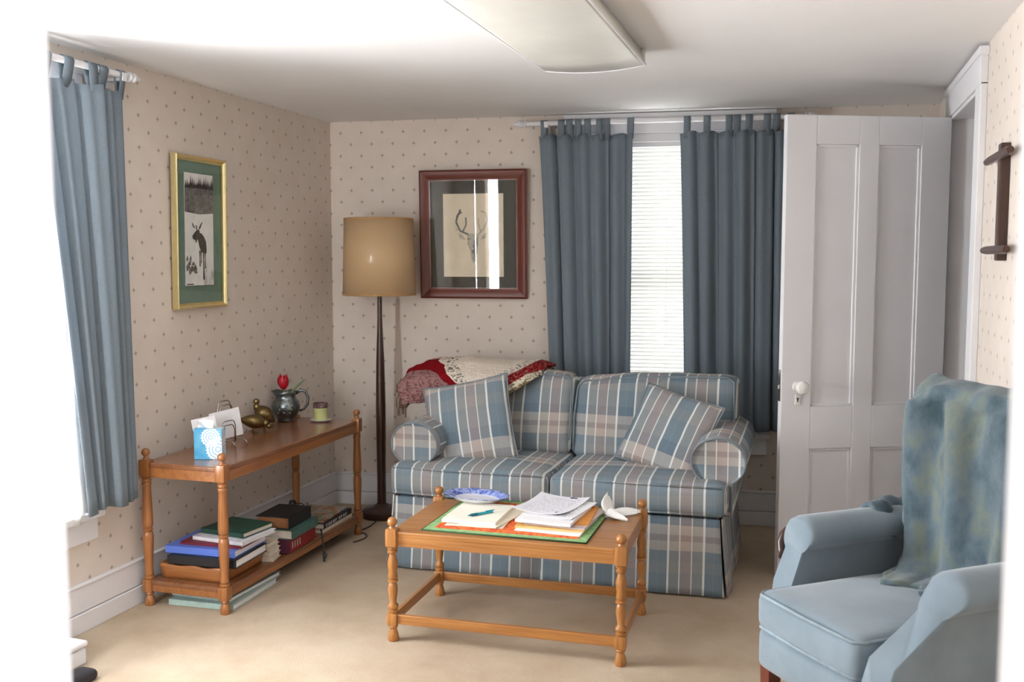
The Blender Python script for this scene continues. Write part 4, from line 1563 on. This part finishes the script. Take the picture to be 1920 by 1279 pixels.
STEM = plain('plant_stem', (110, 128, 92), 0.6)
t = thing('tulip', 'red tulip with closed petals standing in the pewter pitcher', 'flower', (0.087, -0.705, KZ))
m = MB(); m.tube([(0, 0, 0.02), (0.004, -0.004, 0.10), (0.0, -0.012, 0.168)], 0.003, 8); m.build('stem', STEM, t, smooth=180)
PETAL = plain('tulip_petal', (176, 14, 34), 0.4, var=0.1, nscale=20)
for k, (an, op) in enumerate(((0, 1.0), (60, 0.8), (125, 1.0), (180, 1.1), (240, 0.8), (300, 0.9))):
    m = MB()
    def pf(u, v, an=an, op=op):
        w = math.sin(PI * min(0.97, v * 0.93 + 0.05)) ** 0.7 * 0.5
        th = R(an - 20) + (u - 0.5) * 2 * w * 1.15
        r = 0.029 * math.sin(PI * min(1, 0.08 + v * 0.72)) ** 0.8 * op
        return (r * math.cos(th), -0.012 + r * math.sin(th), 0.163 + 0.078 * v + 0.006 * math.sin(k * 2) * v)
    m.grid(8, 10, pf)
    m.build('petal', PETAL, t, smooth=180, solid=0.0015)
m = MB()
m.tube([(0.045, 0.0, 0.05), (0.035, 0.0, 0.14), (0.062, 0.015, 0.178), (0.098, 0.04, 0.215)], [0.003, 0.006, 0.007, 0.003], 8)
o = m.build('dried_stem', STEM, smooth=180)
o.location = (0.088, -0.715, KZ)
tag(o, 'bare green plant stem leaning out of the pewter pitcher to the right', 'plant stem')

t = thing('saucer', 'small white saucer at the far end of the console table', 'saucer', (0.268, -0.66, KZ))
m = MB(); m.lathe([(0.0, 0.002), (0.03, 0.0), (0.034, 0.0), (0.046, 0.006), (0.056, 0.011), (0.056, 0.0125), (0.045, 0.009), (0.033, 0.004), (0.0, 0.004)], 40, cap=False)
m.build('dish', plain('white_china', (0, 0, 0)), t, smooth=180)
t = thing('candle_glass', 'green candle glass with a purple band on the white saucer', 'candle holder', (0.265, -0.66, KZ + 0.0065))
m = MB(); m.lathe([(0.034, 0.0), (0.0375, 0.004), (0.0375, 0.066), (0.036, 0.066), (0.0355, 0.008), (0, 0.008)], 32, cap=False); m.build('cup', plain('green_glass', (184, 188, 128), 0.12, coat=0.6), t, smooth=40)
m = MB(); m.lathe([(0.0377, 0.064), (0.0377, 0.088), (0.0355, 0.088), (0.0355, 0.064)], 32, cap=False); m.build('band', mottled('purple_band', [(120, 96, 96), (84, 60, 66), (170, 160, 140)], 90, rough=0.3, bmp=0, sheen=0), t, smooth=40)
m = MB(); m.lathe([(0.0, 0.05), (0.035, 0.05)], 24, cap=False); m.build('wax', CREAM, t)

# ---------------------------------------------------------------- lower shelf of the console (top at z = 0.108)
HZ = 0.1085
def book(name, label, loc, rz, w, d, th, cover, pages=None, spine='-x', group=None, cat='book', cov=0.003, spinetext=None, round_=True):
    """closed book lying flat; w along x, d along y; spine on one side"""
    t = thing(name, label, cat, loc, R(rz), group)
    pg = pages or PAGES
    m = MB()
    i = {'-x': (0.002, 0.006, 0.006, 0.006), '+x': (0.006, 0.002, 0.006, 0.006), '-y': (0.006, 0.006, 0.002, 0.006), '+y': (0.006, 0.006, 0.006, 0.002)}[spine]
    m.box((-w / 2 + i[0], -d / 2 + i[2], cov), (w / 2 - i[1], d / 2 - i[3], th - cov))
    m.build('pages', pg, t)
    m = MB()
    m.box((-w / 2, -d / 2, 0), (w / 2, d / 2, cov))
    m.box((-w / 2, -d / 2, th - cov), (w / 2, d / 2, th))
    sp = {'-x': ((-w / 2, -d / 2, 0), (-w / 2 + cov, d / 2, th)), '+x': ((w / 2 - cov, -d / 2, 0), (w / 2, d / 2, th)),
          '-y': ((-w / 2, -d / 2, 0), (w / 2, -d / 2 + cov, th)), '+y': ((-w / 2, d / 2 - cov, 0), (w / 2, d / 2, th))}[spine]
    m.box(*sp)
    m.build('cover', cover, t, bevel=0.0015)
    if spinetext:
        m = MB()
        rr3 = random.Random(5)
        for q in spinetext:
            m.box(q[0], q[1])
        m.build('spine_lettering', PAPER, t)
    return t


PAGES = plain('book_pages', (226, 218, 204), 0.85, var=0.03, nscale=200)
BROWNP = plain('brown_page_edges', (142, 94, 56), 0.6, var=0.08, nscale=120)
BLK = plain('black_cover', (30, 30, 32), 0.5, var=0.04)
t = thing('wooden_tray', 'carved shallow wooden tray carrying binders on the console shelf', 'tray', (0.247, -1.597, HZ))
m = MB()
pts0 = [(-0.15, -0.153), (0.152, -0.153), (0.152, 0.153), (-0.15, 0.153)]
m.grid(4, 4, lambda u, v: (-0.138 + 0.276 * u, -0.14 + 0.28 * v, 0.008))
n = 4
def tray(u, v):
    a = u * 4
    i = int(min(a, 3.9999)); k = a - i
    c0, c1 = pts0[i], pts0[(i + 1) % 4]
    x, y = c0[0] + (c1[0] - c0[0]) * k, c0[1] + (c1[1] - c0[1]) * k
    f_ = 0.93 + 0.07 * v
    return (x * f_, y * f_, 0.0 + 0.062 * v + 0.003 * math.sin(u * 60) * v)
m.grid(64, 4, tray)
m.build('tray_body', MAPLE[0], t, smooth=40, solid=0.008)
bx = 0.275
book('ring_binder', 'thick black ring binder lying on the wooden tray', (0.292, -1.622, HZ + 0.0665), 3, 0.315, 0.26, 0.036, BLK, PAPER, '-y', 'binders and books stacked on the tray', 'binder')
book('ring_binder', 'bright blue ring binder on top of the black binder', (0.27, -1.598, HZ + 0.103), 2, 0.325, 0.26, 0.031, plain('blue_binder', (92, 120, 206), 0.4, var=0.02), PAPER, '-y', 'binders and books stacked on the tray', 'binder')
book('thin_book', 'thin dark red book under the white notebook in the tray stack', (0.302, -1.578, HZ + 0.134), 2, 0.285, 0.24, 0.012, plain('maroon_cover', (116, 30, 46), 0.5), PAGES, '-y', 'binders and books stacked on the tray')
book('notebook', 'white covered notebook with lilac pages in the tray stack', (0.337, -1.565, HZ + 0.1465), -6, 0.255, 0.23, 0.017, plain('grey_notebook', (208, 206, 212), 0.6), PAPER, '-y', 'binders and books stacked on the tray', 'notebook')
def green_cover():
    return plain('green_cover', (30, 66, 54), 0.45, var=0.15, nscale=14)
book('book', 'dark green hardback on top of the tray stack', (0.332, -1.535, HZ + 0.164), -7, 0.225, 0.20, 0.022, green_cover(), PAGES, '-y', 'binders and books stacked on the tray')
# white paperback ends between the two stacks
for k, (dx, dy, rz_, zz, th_, lab) in enumerate(((0, 0, 12, 0.0, 0.022, 'white paperback at the bottom between the tray and the purple book'), (-0.008, 0.008, 6, 0.0225, 0.02, 'white paperback second from the bottom beside the tray'),
                                     (-0.004, -0.002, 14, 0.043, 0.018, 'white paperback third from the bottom beside the tray'), (-0.012, 0.004, 2, 0.0615, 0.018, 'white paperback on top of the short pile beside the tray'))):
    book('paperback', lab, (0.352 + dx, -1.392 + dy, HZ + zz), rz_, 0.15, 0.105, th_, plain('ivory_cover', (220, 210, 194), 0.7), PAGES, '-x', 'white paperbacks between the stacks', cov=0.001)
# stack with the purple book, jacketed book and black book with brown page edges
PUR = plain('purple_cover', (98, 46, 72), 0.5, var=0.06)
book('book', 'thick purple book with red spine at the bottom of the middle shelf stack', (0.336, -1.185, HZ + 0.003), 3, 0.215, 0.265, 0.062, PUR, PUR, '+x', 'books in the middle shelf stack')
m = MB(); m.box((0.1075, -0.13, 0.002), (0.1085, 0.13, 0.06))
rs = m.build('red_spine', plain('red_spine', (132, 30, 34), 0.5), bpy.data.objects['book.001'])
m = MB()
for k in range(4):
    m.box((0.1083, -0.11 + k * 0.024, 0.018), (0.109, -0.10 + k * 0.024, 0.048))
m.build('spine_lettering', plain('silver_letters', (190, 170, 168), 0.5), rs)
book('book', 'white-paged book in a teal jacket under the black book', (0.345, -1.18, HZ + 0.0655), 2, 0.22, 0.26, 0.042, plain('teal_jacket', (66, 104, 98), 0.4, var=0.15, nscale=18), plain('white_pages', (232, 226, 218), 0.8), '+x', 'books in the middle shelf stack')
book('book', 'thick black book with brown page edges topping the middle stack', (0.352, -1.188, HZ + 0.108), 3, 0.165, 0.225, 0.055, BLK, BROWNP, '+x', 'books in the middle shelf stack', cov=0.004)
# magazines and paperbacks at the far end
def magcover():
    m, nt, b, N, L = nmat('magazine_cover')
    f = noise_n(nt, coord(nt, 'Object', (2, 1, 1)), 9, 3)
    L.new(ramp_n(nt, f, [(0.36, srgb((120, 124, 116))), (0.45, srgb((176, 176, 172))), (0.52, srgb((184, 104, 58))), (0.6, srgb((98, 112, 76))), (0.7, srgb((170, 172, 176)))]), b.inputs['Base Color'])
    b.inputs['Roughness'].default_value = 0.3
    return m
letters = []
rr4 = random.Random(9)
for k in range(9):
    y0 = -0.135 + k * 0.026 + (0.012 if k > 4 else 0)
    letters.append(((0.1145, y0, 0.006), (0.1155, y0 + 0.005, 0.020)))
    if k % 2 == 0:
        letters.append(((0.1145, y0, 0.017), (0.1155, y0 + 0.014, 0.020)))
        letters.append(((0.1145, y0, 0.011), (0.1155, y0 + 0.011, 0.0135)))
    else:
        letters.append(((0.1145, y0 + 0.012, 0.006), (0.1155, y0 + 0.0155, 0.020)))
book('paperback', 'white paperback at the bottom of the far shelf stack', (0.315, -0.80, HZ), 1, 0.225, 0.32, 0.018, plain('ivory_cover', (0, 0, 0)), PAGES, '+x', 'books at the far end of the shelf', cov=0.001)
book('book', 'white-paged book with black lettered spine in the far stack', (0.312, -0.80, HZ + 0.0185), 2, 0.228, 0.32, 0.026, BLK, PAGES, '+x', 'books at the far end of the shelf', cov=0.0012, spinetext=letters)
book('magazine', 'glossy magazine with orange and green cover atop the far stack', (0.305, -0.80, HZ + 0.045), 3, 0.215, 0.29, 0.008, magcover(), PAPER, '+x', 'books at the far end of the shelf', 'magazine', cov=0.001)
# small black headset-like gadget with cable on the far books
t = thing('black_gadget', 'small black gadget with a bent arm behind the black book', 'gadget', (0.25, -0.93, HZ + 0.054))
m = MB(); m.lathe([(0.014, 0), (0.018, 0.004), (0.018, 0.03), (0.012, 0.038)], 16, 0, tr(0, 0, 0.05)); m.lathe([(0.02, 0), (0.02, 0.006), (0.006, 0.01), (0.006, 0.052)], 16); m.build('head', BLACK, t, smooth=40)
m = MB(); m.tube([(0.012, 0.0, 0.075), (0.04, 0.02, 0.07), (0.06, 0.03, 0.048), (0.064, 0.032, 0.075)], 0.003, 8); m.build('arm', BLACK, t, smooth=180)
m = MB()
m.tube([(0.44, -1.0, HZ + 0.03), (0.455, -1.02, HZ + 0.012), (0.468, -1.035, 0.08), (0.478, -1.05, 0.045), (0.486, -1.06, 0.02), (0.490, -1.068, 0.008)], [0.004, 0.004, 0.0035, 0.004, 0.006, 0.005], 8)
m.tube([(0.478, -1.05, 0.05), (0.492, -1.045, 0.035), (0.490, -1.055, 0.02)], 0.004, 8)
o = m.build('loose_cable', BLACK, smooth=180)
tag(o, 'short black cable hanging over the edge of the console shelf', 'cord')
# pale folders on the carpet underneath
FOL = plain('pale_green_folder', (172, 196, 190), 0.6, var=0.04)
FG = 'pale green folders on the floor'
book('file_folder', 'pale green folder lying on the carpet under the console, lower one', (0.282, -1.565, 0.0), 2, 0.30, 0.37, 0.024, FOL, PAPER, '-y', FG, 'folder', cov=0.002)
book('file_folder', 'pale grey-green folder on top of the other beneath the console shelf', (0.275, -1.53, 0.0245), -2, 0.285, 0.38, 0.018, plain('grey_green_folder', (180, 198, 194), 0.6), PAPER, '-y', FG, 'folder', cov=0.002)
# lamp cord on the carpet
m = MB()
pts = []
for k in range(40):
    u = k / 39
    x = 0.40 + 0.06 * math.sin(u * 9) * u + 0.05 * u
    y = -0.30 - 0.42 * u + 0.05 * math.cos(u * 8)
    pts.append((x, y, 0.004))
m.tube(pts, 0.0032, 6)
o = m.build('lamp_cord', plain('brown_cord', (48, 34, 28), 0.5), smooth=180)
tag(o, 'thin dark lamp cord looping on the carpet by the console\'s far leg', 'cord')

# ---------------------------------------------------------------- things by the left doorway edge
t = thing('storage_box', 'low white box on the carpet below the left window, mostly hidden', 'box', (0.115, -2.53, 0), R(-4))
m = MB(); m.box((-0.11, -0.19, 0), (0.11, 0.19, 0.06)); m.build('body', WHITE, t, bevel=0.008)
m = MB(); m.box((-0.115, -0.195, 0.064), (0.115, 0.195, 0.085)); m.build('lid', WHITE, t, bevel=0.008)
m = MB()
m.cushion((0, 0, 0.02), (0.04, 0.085, 0.02), 0.018, (0, 0, 0.006), n=10, wob=0.006)
o = m.build('dark_pouch', plain('charcoal_cloth', (46, 44, 48), 0.9, bmp=0.3), smooth=180)
o.location = (0.325, -2.52, 0)
tag(o, 'dark soft pouch on the carpet beside the low white box', 'pouch')

# ---------------------------------------------------------------- blue wing armchair
AX, AY, AT = 2.658, -2.408, -51.5
ac = thing('armchair', 'light blue upholstered armchair with scrolled arms at the right front', 'armchair', (AX, AY, 0), R(AT))
for lx, ly, tilt in ((-0.19, 0.035, 0), (0.19, 0.035, 0), (-0.19, 0.60, -8), (0.19, 0.60, -8)):
    m = MB()
    m.cushion((0, 0, 0.125), (0.024, 0.024, 0.125), 0.006, n=4, fn=lambda q, p: (q.x * (0.62 + 0.38 * q.z / 0.25), q.y * (0.62 + 0.38 * q.z / 0.25) + (0 if tilt == 0 else 0.12 * (0.25 - q.z) / 0.25 * 0.5), q.z))
    lo = m.build('leg', REDW[2], ac, smooth=40)
    lo.location = (lx, ly, 0)
m = MB()
m.cushion((0, 0.33, 0.295), (0.219, 0.33, 0.065), 0.03, (0, 0.006, 0), n=14)
m.build('seat_base', CHAIR, ac, smooth=180)
m = MB()
m.cushion((0, 0.27, 0.408), (0.217, 0.278, 0.058), 0.034, (0.0, 0.006, 0.012), n=18, wob=0.002)
sc_ = m.build('seat_cushion', CHAIR, ac, smooth=180)
CPIPE = plain('pale_blue_piping', (138, 153, 164), 0.85)
m = MB()
for zz in (0.362, 0.456):
    m.tube([(-0.209, 0.30, zz), (-0.209, 0.02, zz), (-0.19, -0.003, zz), (0, -0.009, zz), (0.19, -0.003, zz), (0.209, 0.02, zz), (0.209, 0.30, zz)], 0.0048, 8)
m.build('piping', CPIPE, sc_, smooth=180)
for sg in (-1, 1):
    m = MB()
    cx = sg * 0.292
    prof = []
    for k in range(21):
        a = R(-50 + 280 * k / 20)
        prof.append((cx + 0.071 * math.cos(a), 0.588 + 0.054 * math.sin(a)))
    prof += [(cx - 0.05, 0.44), (cx - 0.05, 0.26), (cx + 0.05, 0.26), (cx + 0.05, 0.44)]
    nn = len(prof)
    v, f = [], []
    rows = 12
    for i in range(rows + 1):
        s_ = i / rows
        for (x, z_) in prof:
            # front line sweeps forward towards the bottom
            yf = 0.20 - (0.07 if sg < 0 else 0.26) * max(0, min(1, (0.60 - z_) / 0.2)) ** 1.2
            rnd_ = 0.03 * (1 - s_) ** 2
            y_ = yf + (0.64 - yf) * (s_ ** 1.5)
            sc2 = 0.86 + 0.14 * min(1, (i / 2.0)) ** 0.6
            v.append((cx + (x - cx) * sc2, y_, 0.44 + (z_ - 0.44) * (0.93 + 0.07 * min(1, i / 2.0) ** 0.6)))
    for i in range(rows):
        for k in range(nn):
            f.append((i * nn + k, i * nn + (k + 1) % nn, (i + 1) * nn + (k + 1) % nn, (i + 1) * nn + k))
    f.append(tuple(range(nn - 1, -1, -1)))
    f.append(tuple(range(rows * nn, rows * nn + nn)))
    m.add(v, f)
    ao = m.build('arm', CHAIR, ac, smooth=60)
    q = MB()
    q.tube([(cx + sg * 0.066, 0.21, 0.59), (cx + sg * 0.070, 0.20, 0.57), (cx + sg * 0.067, 0.19, 0.545), (cx + sg * 0.057, 0.185, 0.52), (cx + sg * 0.050, 0.175, 0.50)], [0.006, 0.011, 0.013, 0.011, 0.006], 10)
    if sg < 0:
        q.build('wood_facing', DARKW, ao, smooth=180)
m = MB()


def backf(q, p):
    k = max(0, (q.z - 0.45) / 0.6)
    return (q.x * (1 - 0.04 * k), q.y + 0.025 * k ** 1.2, q.z)


m.cushion((0, 0.615, 0.685), (0.205, 0.055, 0.345), 0.052, (0, 0.012, 0.02), n=18, fn=backf)
m.build('backrest', CHAIR, ac, smooth=180)
for sg in (-1, 1):
    m = MB()
    m.cushion((sg * 0.2, 0.60, 0.79), (0.028, 0.075, 0.2), 0.027, (0, 0, 0), n=12, fn=lambda q, p: (q.x, q.y + 0.02 * max(0, (q.z - 0.5) / 0.5), q.z))
    m.build('wing', CHAIR, ac, smooth=180)

# chenille throw over the armchair's back
m = MB()


def thr(u, v):
    # v: 0 on the seat, up the back, over the top, 1 behind ; u: -1..1 across
    x = (u * 2 - 1)
    X_ = 0.243
    path = [(0.42, 0.478), (0.49, 0.486), (0.522, 0.52), (0.535, 0.66), (0.545, 0.85), (0.552, 0.97), (0.575, 1.035), (0.63, 1.055), (0.69, 1.03), (0.712, 0.95), (0.716, 0.80), (0.714, 0.66)]
    a = v * (len(path) - 1)
    i = min(int(a), len(path) - 2)
    k = a - i
    k = k * k * (3 - 2 * k) * 0.4 + k * 0.6
    y = path[i][0] + (path[i + 1][0] - path[i][0]) * k
    z = path[i][1] + (path[i + 1][1] - path[i][1]) * k
    e = max(0, (abs(x) - 0.72) / 0.28)
    up = max(0, min(1, (z - 0.5) / 0.1))
    front = max(-1, min(1, (0.56 - v) / 0.14))
    px = X_ * (x if abs(x) < 0.72 else math.copysign(0.72 + 0.28 * (e - 0.32 * e * e), x))
    y += front * 0.075 * e * e * up
    z -= 0.09 * e ** 2.4 * max(0, min(1, (z - 0.85) / 0.15))
    if v < 0.3:
        px *= 0.62 + 0.38 * (v / 0.3)
        y -= 0.05 * (1 - v / 0.3) * (0.3 - 0.7 * x)
    nv = mnoise.noise_vector(Vector((x * 2.3 + 5, v * 4.5, 1.7)))
    fold = 0.020 * math.sin(9 * x + 5 * v + 2 * nv.x)
    return Vector((px + nv.x * 0.015, y - 0.012 + (fold + nv.y * 0.022) * (-1 if v < 0.5 else 0.4), z + abs(nv.z) * 0.02))


m.grid(60, 70, thr)
o = m.build('chenille_throw', THROW, smooth=180, solid=0.016)
o.location = (AX, AY, 0)
o.rotation_euler = (0, 0, R(AT))
tag(o, 'mottled teal and sage throw draped over the blue armchair\'s back', 'blanket')
m = MB()
m.grid(24, 14, lambda u, v: Vector((-0.25 - 0.13 * v + 0.02 * math.sin(7 * u), 0.48 + 0.15 * u, 0.655 - 0.55 * abs(v - 0.45) ** 2.2 + 0.006 * math.sin(15 * u + 9 * v) - 0.0 * v)))
m.build('overhang', THROW, o, smooth=180, solid=0.014)
